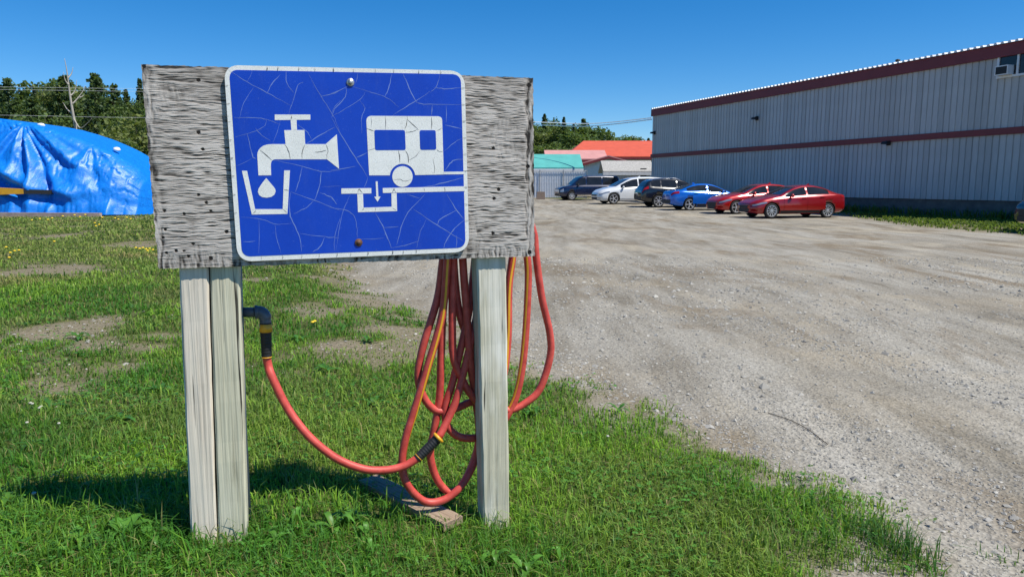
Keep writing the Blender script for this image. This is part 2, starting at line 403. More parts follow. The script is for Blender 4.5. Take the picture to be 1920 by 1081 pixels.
cov = cover(GX, GY, SD).ravel(); lawn_a = sstep(-.35, .45, sdf + (fbm(GX * 4, GY * 4, 21, 3).ravel() - .5) * .9)
qsd = sdf[quads].mean(1)
def submesh(name, sel):
    q = quads[sel]; used, inv = np.unique(q, return_inverse=True)
    return tag(bigmesh(name, V[used], inv.reshape(-1, 4), M['ground'], attrs={'lawn': lawn_a[used], 'cover': cov[used]}, smooth=True), kind='structure')
submesh('lawn', qsd > 0); submesh('gravel_lot', qsd <= 0)

# ------------------------------------------------------------------ grass, clover, stones
def blades(n_spec):
    P = []; Wd = []; Hh = []
    for y0, y1, dens, w, h in n_spec:
        xl = -0.78 * y1 - .6; xr = min(.5 * y1 + 1.2, 3.4) if y1 < 9 else .35 * y1
        n = int((xr - xl) * (y1 - y0) * dens); x = rng.uniform(xl, xr, n); y = rng.uniform(y0, y1, n)
        k = np.abs(x) < .76 * y + .6; x, y = x[k], y[k]; sd = lot_sd(x, y); k = sd > -.35; x, y, sd = x[k], y[k], sd[k]
        c = cover(x, y, sd); k = rng.random(len(x)) < c; x, y, c, sd = x[k], y[k], c[k], sd[k]
        P.append(np.stack([x, y, gz(x, y, sd)], 1)); m = len(x)
        lush = .55 + .9 * fbm(x * 1.7, y * 1.7, 13, 3)
        Wd.append(w * rng.uniform(.6, 1.4, m)); Hh.append(h * rng.uniform(.4, 1.25, m) * (1 + .7 * (rng.random(m) > .93)) * lush * (.25 + .75 * c))
    return np.vstack(P), np.concatenate(Wd), np.concatenate(Hh)
P, Wd, Hh = blades([(1.55, 2.5, 9000, .0042, .062), (2.5, 3.8, 6500, .0050, .060), (3.8, 6, 3000, .0068, .058), (6, 9.5, 1150, .011, .058), (9.5, 16, 420, .018, .065), (16, 31, 130, .034, .075)])
def strip_grass(P, Wd, Hh):
    n = len(P); az = rng.uniform(0, 2 * np.pi, n); lean = rng.uniform(.25, 1.45, n); d = np.stack([np.cos(az), np.sin(az), np.zeros(n)], 1)
    az2 = az + np.pi / 2 + rng.uniform(-.6, .6, n); s = np.stack([np.cos(az2), np.sin(az2), np.zeros(n)], 1) * (Wd / 2)[:, None]
    up = np.array([0, 0, 1.0]); h = Hh[:, None]; ln = lean[:, None]
    b0 = P - up * .006; m = P + up * h * .58 + d * h * ln * .22; tp = P + up * h * (1.0 - .25 * ln) + d * h * ln * .75
    V = np.stack([b0 - s, b0 + s, m + s * .85, m - s * .85, tp], 1).reshape(-1, 3); o = (np.arange(n) * 5)[:, None]
    T = np.concatenate([o + np.array([[0, 1, 2]]), o + np.array([[0, 2, 3]]), o + np.array([[3, 2, 4]])], 0)
    return V, T
V_, T_ = strip_grass(P, Wd, Hh); n = len(P)
x, y = P[:, 0], P[:, 1]
pt = fbm(x * 1.3, y * 1.3, 41, 4); fine_ = rng.random(n)
dry = np.clip(sstep(5, 13, y) * .45 + sstep(.54, .70, fbm(x * .8, y * .8, 91, 4)) * .5 - .12, 0, .85) * (.55 + .45 * sstep(-2, -7, x) + .3 * sstep(7, 10, y))
cP = cover(x, y, lot_sd(x, y)); dry = dry + (1 - cP) * .45 * (rng.random(n) < .7)
dry = np.where(fine_ > .93, np.maximum(dry, .75), dry); dry = np.clip(dry * rng.uniform(.5, 1.4, n), 0, 1)[:, None]
g1 = np.array([.066, .215, .022]); g2 = np.array([.265, .470, .045]); g3 = np.array([.09, .23, .065]); straw = np.array([.40, .33, .14])
mixv = np.clip((pt - .5) * 2.4 + .5 + rng.normal(0, .28, n), 0, 1)[:, None]
colr = (g1 * (1 - mixv) + g2 * mixv); k3 = (rng.random(n) < .28)[:, None]; colr = np.where(k3, colr * .5 + g3 * .5, colr)
colr = colr * (1 - dry) + straw * dry; colr *= rng.uniform(.75, 1.25, n)[:, None]
tag(bigmesh('grass', V_, T_, M['grass'], attrs={'tint': np.repeat(colr, 5, 0)}), 'short green lawn grass with dry and bare patches', 'grass', kind='stuff')
# clover and small round-leaved ground cover
def clover():
    Ps = []
    for y0, y1, dn, sz in ((1.55, 2.6, 1500, .0085), (2.6, 4.5, 900, .010), (4.5, 8, 260, .015)):
        n = int(2 * .8 * y1 * (y1 - y0) * dn); x = rng.uniform(-.8 * y1, .8 * y1, n); y = rng.uniform(y0, y1, n); sd = lot_sd(x, y)
        c = cover(x, y, sd) * sstep(.44, .60, fbm(x * 1.9, y * 1.9, 61, 3)); k = (rng.random(n) < c); x, y, sd = x[k], y[k], sd[k]
        Ps.append(np.stack([x, y, gz(x, y, sd) + rng.uniform(.015, .05, len(x)), sz * rng.uniform(.6, 1.5, len(x))], 1))
    P = np.vstack(Ps); n = len(P); V = []; az = rng.uniform(0, 6.28, n)
    for k in range(3):
        a = az + k * 2.094; dx, dy = np.cos(a), np.sin(a); s = P[:, 3]; tz = rng.uniform(-.35, .35, n)
        c0 = P[:, :3]; e = np.stack([dx, dy, tz], 1) * s[:, None]; sd_ = np.stack([-dy, dx, rng.uniform(-.3, .3, n)], 1) * s[:, None] * .55
        V.append(np.stack([c0, c0 + e * .6 - sd_, c0 + e * 1.15, c0 + e * .6 + sd_], 1))
    V = np.stack(V, 1).reshape(-1, 3); q = np.arange(len(V)).reshape(-1, 4)
    c = np.array([.07, .21, .032]) * rng.uniform(.65, 1.5, n)[:, None] + np.array([.035, .02, 0]) * rng.random(n)[:, None]
    return V, q, np.repeat(c, 12, 0)
V_, q_, c_ = clover()
tag(bigmesh('clover', V_, q_, M['weed'], attrs={'tint': c_}), 'low clover leaves growing through the lawn', 'clover', kind='stuff')
# loose stones
def stones():
    Ps = []
    for y0, y1, dn, s0 in ((1.5, 2.6, 3600, .0038), (2.6, 4.2, 2600, .0050), (4.2, 7.5, 800, .0072), (7.5, 14, 160, .011)):
        n = int(1.6 * y1 * (y1 - y0) * dn); x = rng.uniform(-.8 * y1, .8 * y1, n); y = rng.uniform(y0, y1, n); sd = lot_sd(x, y); c = cover(x, y, sd)
        xr = x * .943 + y * .332; band = sstep(.38, .62, fbm(xr * 1.1, y * .22, 19, 4)) * .85 + .15
        pr = np.where(sd < 0, band, .2 * (1 - c)); pr = np.maximum(pr, .8 * np.exp(-(sd / .15) ** 2) * (1 - c)); k = rng.random(n) < pr; x, y, sd = x[k], y[k], sd[k]
        Ps.append(np.stack([x, y, gz(x, y, sd), s0 * rng.lognormal(0, .5, len(x))], 1))
    P = np.vstack(Ps); P = P[P[:, 3] < .045]; n = len(P); az = rng.uniform(0, 6.28, n); s = P[:, 3]
    o = np.array([[1, 0, 0], [0, 1, 0], [-1, 0, 0], [0, -1, 0], [0, 0, 1], [0, 0, -1], [.6, .6, .45], [-.6, -.55, .5]], float)
    T = np.array([[0, 6, 4], [6, 1, 4], [1, 2, 4], [2, 7, 4], [7, 3, 4], [3, 0, 4], [0, 1, 6], [2, 3, 7], [1, 0, 5], [2, 1, 5], [3, 2, 5], [0, 3, 5]])
    L = o[None] * rng.uniform(.55, 1.25, (n, 8, 3)) * s[:, None, None]; L[:, :, 2] *= rng.uniform(.4, .8, n)[:, None]
    c, sn = np.cos(az)[:, None], np.sin(az)[:, None]; X = L[:, :, 0] * c - L[:, :, 1] * sn; Y = L[:, :, 0] * sn + L[:, :, 1] * c
    V = np.stack([X + P[:, 0:1], Y + P[:, 1:2], L[:, :, 2] + P[:, 2:3] + .001], -1).reshape(-1, 3)
    t = rng.random(n)[:, None]; col = np.array([.24, .23, .21]) * (1 - t) + np.array([.40, .38, .335]) * t; col *= rng.uniform(.75, 1.15, n)[:, None]
    return V, (np.arange(n)[:, None, None] * 8 + T[None]).reshape(-1, 3), np.repeat(col, 8, 0)
t = NT('loose_stone'); t.color(t.attr('tint').outputs['Color']); t.set(Roughness=.9); M['stone'] = t.m
V_, q_, c_ = stones()
tag(bigmesh('gravel_stones', V_, q_, M['stone'], attrs={'tint': c_}), 'loose grey gravel stones scattered over the lot', 'gravel', kind='stuff')

# ------------------------------------------------------------------ the sign on its posts
def gpt(x, y): return float(gz(np.array([x]), np.array([y]))[0])
sc_ = (B(400, 900, -.06) + B(930, 900, -.06)) / 2
sign = thing('roadside_sign', 'blue cracked water and dump station sign on grey plywood and wooden posts', 'sign', (sc_[0], sc_[1], gpt(sc_[0], sc_[1])))
# plywood panel with real, weathered relief
def plywood():
    c = [B(264, 121), B(1000, 146), B(1003, 480), B(297, 504)]      # TL TR BR BL
    nu, nv = 430, 420; s = np.linspace(0, 1, nu); t = np.linspace(0, 1, nv); S, Tt = np.meshgrid(s, t)
    P = (c[0] * ((1 - S) * (1 - Tt))[..., None] + c[1] * (S * (1 - Tt))[..., None] + c[2] * (S * Tt)[..., None] + c[3] * ((1 - S) * Tt)[..., None])
    a = S * 1.265; b = Tt * .62
    warp = (fbm(a * 7, b * 9, 2, 3) - .5) * .011 + (fbm(a * 30, b * 40, 12, 2) - .5) * .006
    f1 = fbm(a * 12, (b + warp) * 190, 4, 3); f2 = fbm(a * 36, (b + warp * .6) * 400, 8, 2)
    horiz = .45 * f1 + .55 * f2 + .06
    v1 = fbm(a * 150 + warp * 300, b * 26, 14, 3) + .06      # outer ply gone: cross grain shows
    vm = np.maximum(sstep(.935, .975, Tt + (fbm(a * 12, b * 8, 33, 3) - .5) * .16) * .6, sstep(.035, .0, S + (fbm(a * 8, b * 22, 34, 3) - .5) * .03) * .9)
    vm = np.maximum(vm, sstep(.66, .72, fbm(a * 6, b * 9, 36, 3)) * .25); vm = np.maximum(vm, sstep(.968, .985, S + (fbm(a * 8, b * 30, 38, 2) - .5) * .02))
    w = horiz * (1 - vm) + (v1 * .85 + .02) * vm
    w = np.clip((w - .325) / .34, 0, 1)
    big = fbm(a * 4, b * 16, 71, 4); w = np.clip(w * (.45 + 1.05 * big) * (1 - .28 * sstep(.22, .0, Tt)) + .02, 0, 1)
    for u, v, r in ((925, 278, .006), (935, 355, .007), (926, 372, .006), (924, 437, .006), (992, 160, .008), (990, 312, .007), (993, 473, .008), (395, 484, .007), (372, 150, .006),
                    (372, 248, .006), (380, 280, .005), (308, 395, .005), (345, 401, .005), (387, 380, .005), (330, 470, .005), (353, 480, .005), (425, 434, .006), (310, 430, .005),
                    (305, 445, .005), (312, 474, .005), (362, 457, .005), (270, 124, .006), (372, 365, .005), (395, 395, .004), (345, 470, .004)):
        q = B(u, v); dd = np.linalg.norm(P - q, axis=-1); w = np.where(dd < r, 0.0, w)
    top_ply = (.0018 * (1 - vm))
    depth = (w - 1) * .0022 + top_ply - .0012
    edge = np.minimum.reduce([S, 1 - S, Tt, 1 - Tt]); P = P + BN * depth[..., None]
    # ragged outline
    inn = (edge < .001); jit = (fbm(a * 90, b * 90, 45, 2) - .5) * .004
    P = P + np.where(inn, jit, 0)[..., None] * (BX + BZ)
    front = P.reshape(-1, 3); n = len(front); back = front - BN * .018 - (BN * depth.reshape(-1, 1))
    id_ = np.arange(n).reshape(nv, nu)
    q = np.stack([id_[:-1, :-1], id_[1:, :-1], id_[1:, 1:], id_[:-1, 1:]], -1).reshape(-1, 4)
    rim = np.concatenate([id_[0, :-1], id_[:-1, -1], id_[-1, :0:-1], id_[:0:-1, 0]]); m = len(rim)
    bo = n + np.arange(m); bk = back[rim]
    q2 = np.stack([rim, np.roll(rim, -1), np.roll(bo, -1), bo], 1)
    V = np.vstack([front, bk]); wv = np.concatenate([w.ravel(), np.full(m, .45) * rng.uniform(.4, 1.2, m)])
    loc = ROOT[sign][0]
    o = bigmesh('plywood_panel', V - loc, np.vstack([q, q2]), M['ply'], sign, {'wear': wv})
    me2 = MB(); k = [c[i] - BN * .018 for i in (0, 3, 2, 1)]; me2.add(k, [(3, 2, 1, 0)]); ob = mk('panel_back', me2, M['post_a'], o, True)
plywood()
def post(name, mat, tl, tr, bl, br, top=.0, off=-.0185, depth=.089):
    P0, P1, Q0, Q1 = B(*tl, off), B(*tr, off), B(*bl, off), B(*br, off)
    zt = B(600, 160)[2]; zb = -.12
    def ext(a, b, z): t = (z - a[2]) / (b[2] - a[2]); return a + (b - a) * t
    ring = lambda a, b: [a + BX * .006, b - BX * .006, b - BN * .006, b - BN * (depth - .006), b - BX * .006 - BN * depth, a + BX * .006 - BN * depth, a - BN * (depth - .006), a - BN * .006]
    V = []; NZ = 26
    for i in range(NZ + 1):
        z = zb + (zt - zb) * i / NZ; w_ = .0012
        V += [p + np.array([*(rng.uniform(-1, 1, 2) * w_), 0]) for p in ring(ext(P0, Q0, z), ext(P1, Q1, z))]
    mb = MB(); Fc = [(i * 8 + j, i * 8 + (j + 1) % 8, (i + 1) * 8 + (j + 1) % 8, (i + 1) * 8 + j) for i in range(NZ) for j in range(8)]
    mb.add(V, Fc + [tuple(range(8))[::-1], tuple(NZ * 8 + j for j in range(8))])
    return mk(name, mb, mat, sign, True)
tag(post('post', M['post_a'], (335, 505), (390.5, 505), (357, 985), (405.5, 985)), 'pale grey wooden post, left of the doubled pair')
tag(post('post', M['post_b'], (393, 505), (449, 505), (409, 985), (463, 985), depth=.092), 'greenish treated wooden post with arched grain')
tag(post('post', M['post_c'], (894, 483), (949, 483), (907, 980), (956, 980)), 'single greenish post with flaking white paint')
# plate, border, field and pictograms
def rquad(c, r, n=7):
    out = []; k = len(c)
    for i in range(k):
        p = np.array(c[i], float); a = np.array(c[i - 1], float) - p; b = np.array(c[(i + 1) % k], float) - p
        a = p + a / np.linalg.norm(a) * r; b = p + b / np.linalg.norm(b) * r
        for j in range(n + 1):
            t = j / n; out.append((1 - t) ** 2 * a + 2 * t * (1 - t) * (p * .85 + (a + b) * .075) + t * t * b)
    return out
def picto(name, poly, mat, parent, off, th=.0006):
    mb = MB(); mb.prism([B(u, v, off) for u, v in poly[::-1]], -BN * th); return mk(name, mb, mat, parent, True)
plate = picto('sign_plate', rquad([(419.5, 122), (871, 133), (880, 472), (445.5, 490.5)], 26), M['white'], sign, .0130, .0045)
field = picto('blue_field', rquad([(429.5, 131), (864, 139.5), (873, 464), (454, 481)], 15), M['blue'], plate, .0136, .0008)
c1 = lambda L: [(240 + .3883 * x, 100 + .3883 * y) for x, y in L]
c2 = lambda L: [(620 + .3883 * x, 100 + .3883 * y) for x, y in L]
c6 = lambda L: [(460 + .2035 * x, 200 + .2035 * y) for x, y in L]
c7 = lambda L: [(620 + .2034 * x, 200 + .2034 * y) for x, y in L]
OF = .0142
picto('tap_handle', c6([(271, 73), (599, 73), (599, 121), (271, 124)]), M['white'], plate, OF)
picto('tap_stem', c6([(417, 125), (472, 122), (476, 214), (424, 216)]), M['white'], plate, OF)
picto('tap_body', c6([(358, 217), (545, 215), (552, 345), (740, 345), (843, 255), (863, 572), (752, 485), (270, 485), (252, 492), (240, 507), (235, 530), (238, 632), (121, 633), (110, 450), (112, 425), (122, 400), (140, 378), (165, 360), (205, 348), (250, 345), (371, 345)]), M['white'], plate, OF)
picto('cup', c1([(550, 567), (575, 567), (614, 752), (747, 752), (754, 565), (782, 565), (770, 775), (598, 778)]), M['white'], plate, OF)
dr = [(668, 602), (683, 620), (700, 640), (711, 655), (713, 667), (707, 682), (692, 693), (670, 697), (648, 694), (633, 684), (627, 668), (631, 652), (645, 630), (658, 613)]
picto('water_drop', c1(dr), M['white'], plate, OF)
arc = [(662 + 117 * math.cos(a), 642 + 116 * math.sin(a)) for a in np.linspace(-.1, -math.pi + .08, 16)]
picto('trailer', c7([(355, 633), (329, 130), (334, 106), (347, 92), (370, 85), (990, 89), (1012, 95), (1024, 108), (1028, 125), (1043, 625)] + arc), M['white'], plate, OF)
picto('trailer_window', c7(rquad([(402, 214), (685, 216), (692, 400), (410, 401)], 16, 4)), M['blue'], plate, OF + .0005)
picto('trailer_window', c7(rquad([(819, 217), (968, 217), (974, 397), (826, 398)], 16, 4)), M['blue'], plate, OF + .0005)
picto('trailer_wheel', c7([(662 + 94 * math.cos(a), 644 + 96 * math.sin(a)) for a in np.linspace(0, 2 * math.pi, 32, endpoint=False)]), M['white'], plate, OF)
picto('tow_bar', c7([(1044, 600), (1232, 598), (1232, 622), (1044, 624)]), M['white'], plate, OF)
picto('ground_line', c7([(480, 750), (1238, 733), (1240, 778), (482, 795)]), M['white'], plate, OF)
picto('ground_line', c7([(98, 753), (375, 750), (375, 799), (98, 802)]), M['white'], plate, OF)
picto('drain_pit', c7([(245, 803), (298, 803), (303, 930), (562, 922), (560, 797), (608, 796), (613, 962), (252, 972)]), M['white'], plate, OF)
picto('arrow', c7([(415, 688), (433, 688), (440, 829), (460, 828), (432, 876), (402, 830), (421, 829)]), M['white'], plate, OF)
CR1 = [[(487, 80), (560, 130), (670, 190), (790, 255)], [(600, 85), (575, 135)], [(735, 105), (700, 140), (670, 195)], [(605, 165), (560, 240), (540, 310)], [(765, 85), (765, 140), (800, 190)],
       [(845, 140), (820, 155), (800, 220), (775, 290)], [(868, 95), (930, 205), (990, 300), (1020, 370)], [(1030, 175), (990, 195), (930, 208)], [(1030, 225), (1000, 255), (985, 290)],
       [(510, 312), (600, 310), (670, 320), (735, 345)], [(735, 330), (700, 430)], [(670, 320), (660, 350), (615, 375), (520, 405)], [(615, 360), (640, 390), (690, 425)], [(575, 385), (600, 490), (620, 510)],
       [(605, 505), (510, 550)], [(700, 515), (840, 545), (930, 570), (1030, 565)], [(840, 545), (830, 600), (808, 670)], [(932, 570), (925, 640), (900, 710)], [(785, 668), (900, 710), (1030, 760)],
       [(900, 710), (860, 745), (800, 775)], [(925, 672), (980, 695), (1010, 730)], [(930, 645), (1030, 640)], [(785, 670), (778, 740), (790, 800), (830, 890), (838, 960)],
       [(545, 790), (640, 800), (715, 825), (790, 820)], [(632, 805), (632, 965)], [(710, 825), (720, 900), (740, 965)], [(830, 870), (950, 885), (1020, 890)], [(950, 890), (925, 935), (890, 960)],
       [(1025, 790), (1000, 880), (995, 955)], [(555, 910), (615, 905)], [(1000, 355), (920, 400), (865, 435)], [(820, 345), (860, 375), (890, 420)]]
CR2 = [[(75, 165), (70, 210), (20, 270), (5, 310)], [(105, 160), (200, 190), (270, 215), (330, 260)], [(170, 185), (140, 225), (60, 275), (10, 300)], [(140, 225), (165, 265), (150, 310), (150, 385)],
       [(295, 100), (280, 170), (260, 210)], [(130, 100), (120, 145)], [(528, 105), (510, 160), (480, 190)], [(500, 165), (560, 172), (632, 165)], [(300, 298), (380, 250), (480, 185)],
       [(415, 235), (450, 245), (630, 248)], [(0, 195), (80, 160)], [(487, 250), (487, 298)], [(558, 255), (558, 335)], [(550, 345), (635, 365)], [(5, 310), (60, 410), (120, 505), (180, 598)],
       [(180, 600), (160, 645)], [(120, 505), (175, 480)], [(550, 470), (600, 430), (636, 410)], [(552, 565), (590, 520), (640, 510)], [(95, 680), (55, 780), (25, 950)], [(0, 745), (80, 760), (120, 800), (130, 890)],
       [(455, 680), (360, 790), (320, 925)], [(370, 680), (430, 700)], [(400, 750), (500, 820), (580, 870), (640, 905)], [(465, 795), (430, 870), (415, 940)], [(610, 755), (530, 800), (515, 830)],
       [(645, 805), (600, 845), (560, 900), (545, 940)], [(560, 680), (610, 760), (645, 800)], [(215, 770), (250, 830), (270, 880), (295, 940)], [(250, 840), (330, 835)], [(295, 940), (420, 908)],
       [(140, 895), (255, 892)], [(610, 880), (605, 940)], [(0, 565), (120, 545)], [(440, 650), (545, 625), (640, 600)], [(350, 100), (385, 180), (415, 240)]]
CRW7 = [[(375, 95), (372, 190)], [(505, 92), (505, 208)], [(705, 92), (700, 160), (685, 210)], [(708, 120), (810, 215)], [(930, 95), (928, 212)], [(335, 200), (400, 225)], [(975, 222), (1025, 195)],
        [(690, 235), (740, 232), (800, 212)], [(345, 403), (408, 385)], [(625, 405), (637, 515)], [(688, 405), (712, 450), (716, 520)], [(828, 402), (780, 460), (720, 495)], [(976, 395), (1000, 412), (1030, 415)],
        [(945, 480), (960, 615)], [(580, 672), (640, 670), (680, 685), (745, 675)], [(250, 795), (262, 760), (295, 795)], [(568, 795), (585, 758), (600, 790)], [(285, 955), (300, 928)], [(570, 930), (605, 955)], [(410, 930), (408, 960)],
        [(860, 750), (860, 780)], [(1050, 742), (1052, 780)]]
CRW6 = [[(135, 398), (250, 495)], [(365, 347), (395, 400), (415, 483)], [(550, 347), (530, 400), (520, 483)], [(740, 347), (760, 400), (745, 483)], [(68, 988), (98, 945)], [(345, 942), (385, 978)], [(358, 765), (400, 770)], [(640, 420), (700, 415), (745, 400)], [(425, 80), (420, 118)]]
def cracks(name, lines, mat, off, w):
    mb = MB()
    for ln in lines:
        P = catmull(ln, 5) if len(ln) > 2 else np.array([ln[0], ((ln[0][0] + ln[1][0]) / 2 + .8, (ln[0][1] + ln[1][1]) / 2 + .5), ln[1]])
        P = P + rng.normal(0, .35, P.shape); T = np.gradient(P, axis=0); T /= np.linalg.norm(T, axis=1)[:, None] + 1e-9
        wd = w * random.uniform(.55, 1.35) * np.abs(np.sin(np.linspace(.25, math.pi - .25, len(P)))) * rng.uniform(.6, 1.3, len(P))
        N = np.stack([-T[:, 1], T[:, 0]], 1) * wd[:, None]
        a = [B(*p, off) for p in P + N]; b = [B(*p, off) for p in P - N]; k = len(P)
        mb.add(a + b, [(i, i + 1, k + i + 1, k + i) for i in range(k - 1)])
    return tag(mk(name, mb, mat, plate, True), kind='stuff')
cracks('pale_crack_lines', [c1(l) for l in CR1] + [c2(l) for l in CR2], M['crack_pale'], .01385, .62)
bt = [[(u, v - 4), (u + random.uniform(-1, 1), v + 4)] for u, v in [(float(u), 127 + (u - 420) * .0215) for u in (500, 520, 560, 590, 625, 662, 703, 738, 785, 826)]] + \
     [[(u, v - 4), (u + random.uniform(-1, 1), v + 4)] for u, v in [(float(u), 485 - (u - 445) * .0415) for u in (490, 530, 566, 599, 632, 657, 690, 736, 756, 780)]] + \
     [[(424.5 + i * 2.3 - 3, 160 + i * 34), (424.5 + i * 2.3 + 4, 160 + i * 34)] for i in range(9)] + [[(868 + i * .9 - 4, 165 + i * 31), (868 + i * .9 + 4, 165 + i * 31)] for i in range(9)]
cracks('dark_crack_lines', [c7(l) for l in CRW7] + [c6(l) for l in CRW6] + bt, M['crack_dark'], OF + .0003, .62)
for i, (u, v) in enumerate(((657, 154.5), (672.5, 454.5))):
    mb = MB(); mb.lathe([(.0125, -.001), (.0125, .0015), (.0105, .0022), (.006, .0022), (.0055, .0045), (.0035, .0055), (.001, .0056)], B(u, v, .0148), BN, 20)
    mk('bolt', mb, M['steel'] if i == 0 else M['rust'], plate, True, True)
# bracket behind the panel that the hose hangs from
mb = MB(); zc = .0
a, b = B(825, 425, -.136), B(1000, 425, -.136); mb.tube([a, (a + b) / 2, b], .012, 8)
for u in (862, 990): p0 = B(u, 425, -.02); p1 = B(u, 425, -.155); mb.tube([p0, (p0 + p1) / 2, p1], .009, 8)
mk('hose_bracket', mb, M['rust'], sign, True)

# ------------------------------------------------------------------ standpipe and hose
def bp(pts): return np.array([B(u, v, o) for u, v, o in pts])
PO = -.135
base = B(443, 900, PO); gzb = gpt(base[0], base[1])
pipe = thing('water_standpipe', 'dark grey plastic water pipe with elbow behind the doubled post', 'water pipe', (base[0], base[1], gzb))
top = B(443, 585, PO); topb = B(443, 440, PO)
mb = MB(); mb.tube([(top[0], top[1], gzb - .1), (top[0], top[1], .5), topb], .0150, 14); mk('riser', mb, M['pvc'], pipe, True, True)
h0 = B(443, 585, PO); h1 = B(482, 585, PO); mb = MB(); mb.tube([h0, (h0 + h1) / 2, h1], .0152, 14); mk('pipe', mb, M['pvc'], pipe, True, True)
mb = MB(); mb.tube(bp([(443, 585, PO), (474.5, 585, PO), (477.5, 585, PO)]), .0168, 14); mk('coupling', mb, M['pvc'], pipe, True, True)
el = catmull(bp([(478, 585, PO), (484, 584.8, PO), (491, 586.5, PO), (496, 592, PO), (497.5, 599, PO), (497.8, 605, PO)]), 5)
mb = MB(); rr = np.full(len(el), .0215); rr[:4] = .0235; rr[-7:] = .0195; mb.tube(el, rr, 18); mk('elbow', mb, M['pvc'], pipe, True, True)
# hose
STR = -.135
swoop = [(499.5, 664, PO), (503, 685, PO), (511, 708, -.12), (540, 766, -.10), (580, 818, -.07), (630, 858, -.055), (680, 878, -.05), (722, 880.5, -.05), (757, 873, -.05), (784, 858, -.05)]
up = [(823, 819, -.06), (841, 783, -.08), (855, 750, -.10), (869, 698, -.125), (884, 636, -.132), (894, 590, -.135), (905, 540, -.136), (925, 480, -.138), (940, 435, -.135), (955, 415, -.150), (972, 425, -.168),
      (988, 480, -.172), (990, 545, -.172), (982, 667, -.172), (967, 745, -.172), (940, 795, -.172), (915, 815, -.170), (881, 821, -.165), (855, 815, -.165), (838, 795, -.168), (835, 762, -.170), (848, 719, -.172), (863, 657, -.172), (879, 584, -.172), (889, 501, -.172), (893, 440, -.168), (880, 413, -.150),
      (858, 430, -.132), (850, 491, -.135), (848, 600, -.135), (850, 667, -.138), (863, 703, -.142), (884, 740, -.142), (912, 760, -.142), (940, 720, -.142), (952, 640, -.142), (954, 540, -.142), (961, 480, -.140), (962, 440, -.135), (935, 413, -.150), (870, 413, -.168),
      (838, 440, -.176), (830, 490, -.180), (820, 560, -.180), (793, 650, -.185), (784, 708, -.185), (798, 750, -.180), (822, 770, -.178), (855, 765, -.176), (886, 753, -.174), (915, 762, -.174), (955, 768, -.174), (985, 755, -.174), (1012, 729, -.174), (1031, 670, -.172), (1031, 625, -.170), (1016, 558, -.168), (1005, 480, -.165), (1000, 435, -.160), (980, 412, -.150), (880, 408, -.150),
      (848, 425, -.128), (839, 487, -.100), (829, 590, -.095), (801, 690, -.095), (777, 768, -.095), (760, 823, -.095), (754, 870, -.095), (764, 908, -.098), (796, 939, -.10), (832, 936, -.105), (864, 911, -.115), (889, 866, -.128), (898, 810, -.132), (892, 750, -.130), (882, 680, -.126), (876, 600, -.126), (868, 491, -.13), (866, 440, -.135), (858, 418, -.150),
      (848, 430, -.17), (843, 490, -.19), (832, 564, -.19), (827, 667, -.19), (824, 745, -.19), (815, 800, -.19), (807, 843, -.19), (811, 875, -.185), (824, 905, -.18), (845, 922, -.175), (868, 906, -.17), (892, 850, -.175), (905, 780, -.19), (899, 700, -.20), (889, 657, -.20), (868, 610, -.20), (857, 560, -.20), (851, 491, -.20), (853, 440, -.18), (868, 418, -.150), (895, 430, -.128), (903, 470, -.128)]
HR = .0142
def nearer(p):
    u_, v_, o_ = p
    if v_ < 470 or u_ >= 886: return (u_, v_, -.1255 - max(0, -o_ - .125) * .35 if o_ < -.12 else o_)
    return (u_, v_, -.085 - (-o_ - .095) * .4 if o_ < -.095 else o_)
hb = B(800, 930, -.1)
hose = thing('garden_hose', 'red rubber hose with yellow stripe hung in loops behind the sign', 'hose', (hb[0], hb[1], gpt(hb[0], hb[1])))
def hose_run(pts, keys):
    P = catmull(bp([nearer(p) for p in pts]) if pts is up else bp(pts), 7); mb = MB(); mb.tube(P, HR, 12); o = mk('hose_tube', mb, M['hose'], hose, True, True)
    T = np.gradient(P, axis=0); T /= np.linalg.norm(T, axis=1)[:, None]; s = np.concatenate([[0], np.cumsum(np.linalg.norm(np.diff(P, axis=0), axis=1))])
    V = []; k = len(P)
    for i in range(k):
        sd = np.cross(T[i], BN); sd /= np.linalg.norm(sd) + 1e-9; fr = np.cross(sd, T[i]); q0 = float(np.interp(i / 7.0, [k_[0] for k_ in keys], [k_[1] for k_ in keys]))
        for dq in (-.27, -.09, .09, .27): q = q0 + dq; V.append(P[i] + (HR + .0007) * (math.cos(q) * fr + math.sin(q) * sd))
    mb = MB(); mb.add(V, [(i * 4 + j, i * 4 + j + 1, i * 4 + j + 5, i * 4 + j + 4) for i in range(k - 1) for j in range(3)]); mk('stripe', mb, M['yellow'], o, True, True)
iA = up.index((839, 487, -.100)); iJ = up.index((954, 540, -.142)); iK = up.index((988, 480, -.172)); iB = up.index((830, 490, -.180))
hose_run(swoop, [(0, 2.5), (9, 3.6)])
hose_run(up, [(0, 2.6), (iK - 4, 2.8), (iK, .4), (iK + 3, .9), (iK + 8, 3.0), (iJ - 6, 2.8), (iJ - 1, -.2), (iJ + 1, .2), (iB - 1, 2.8), (iA - 5, 2.8), (iA, .1), (iA + 2, -.35), (iA + 4, -1.2), (iA + 8, -2.6), (len(up), -3.0)])
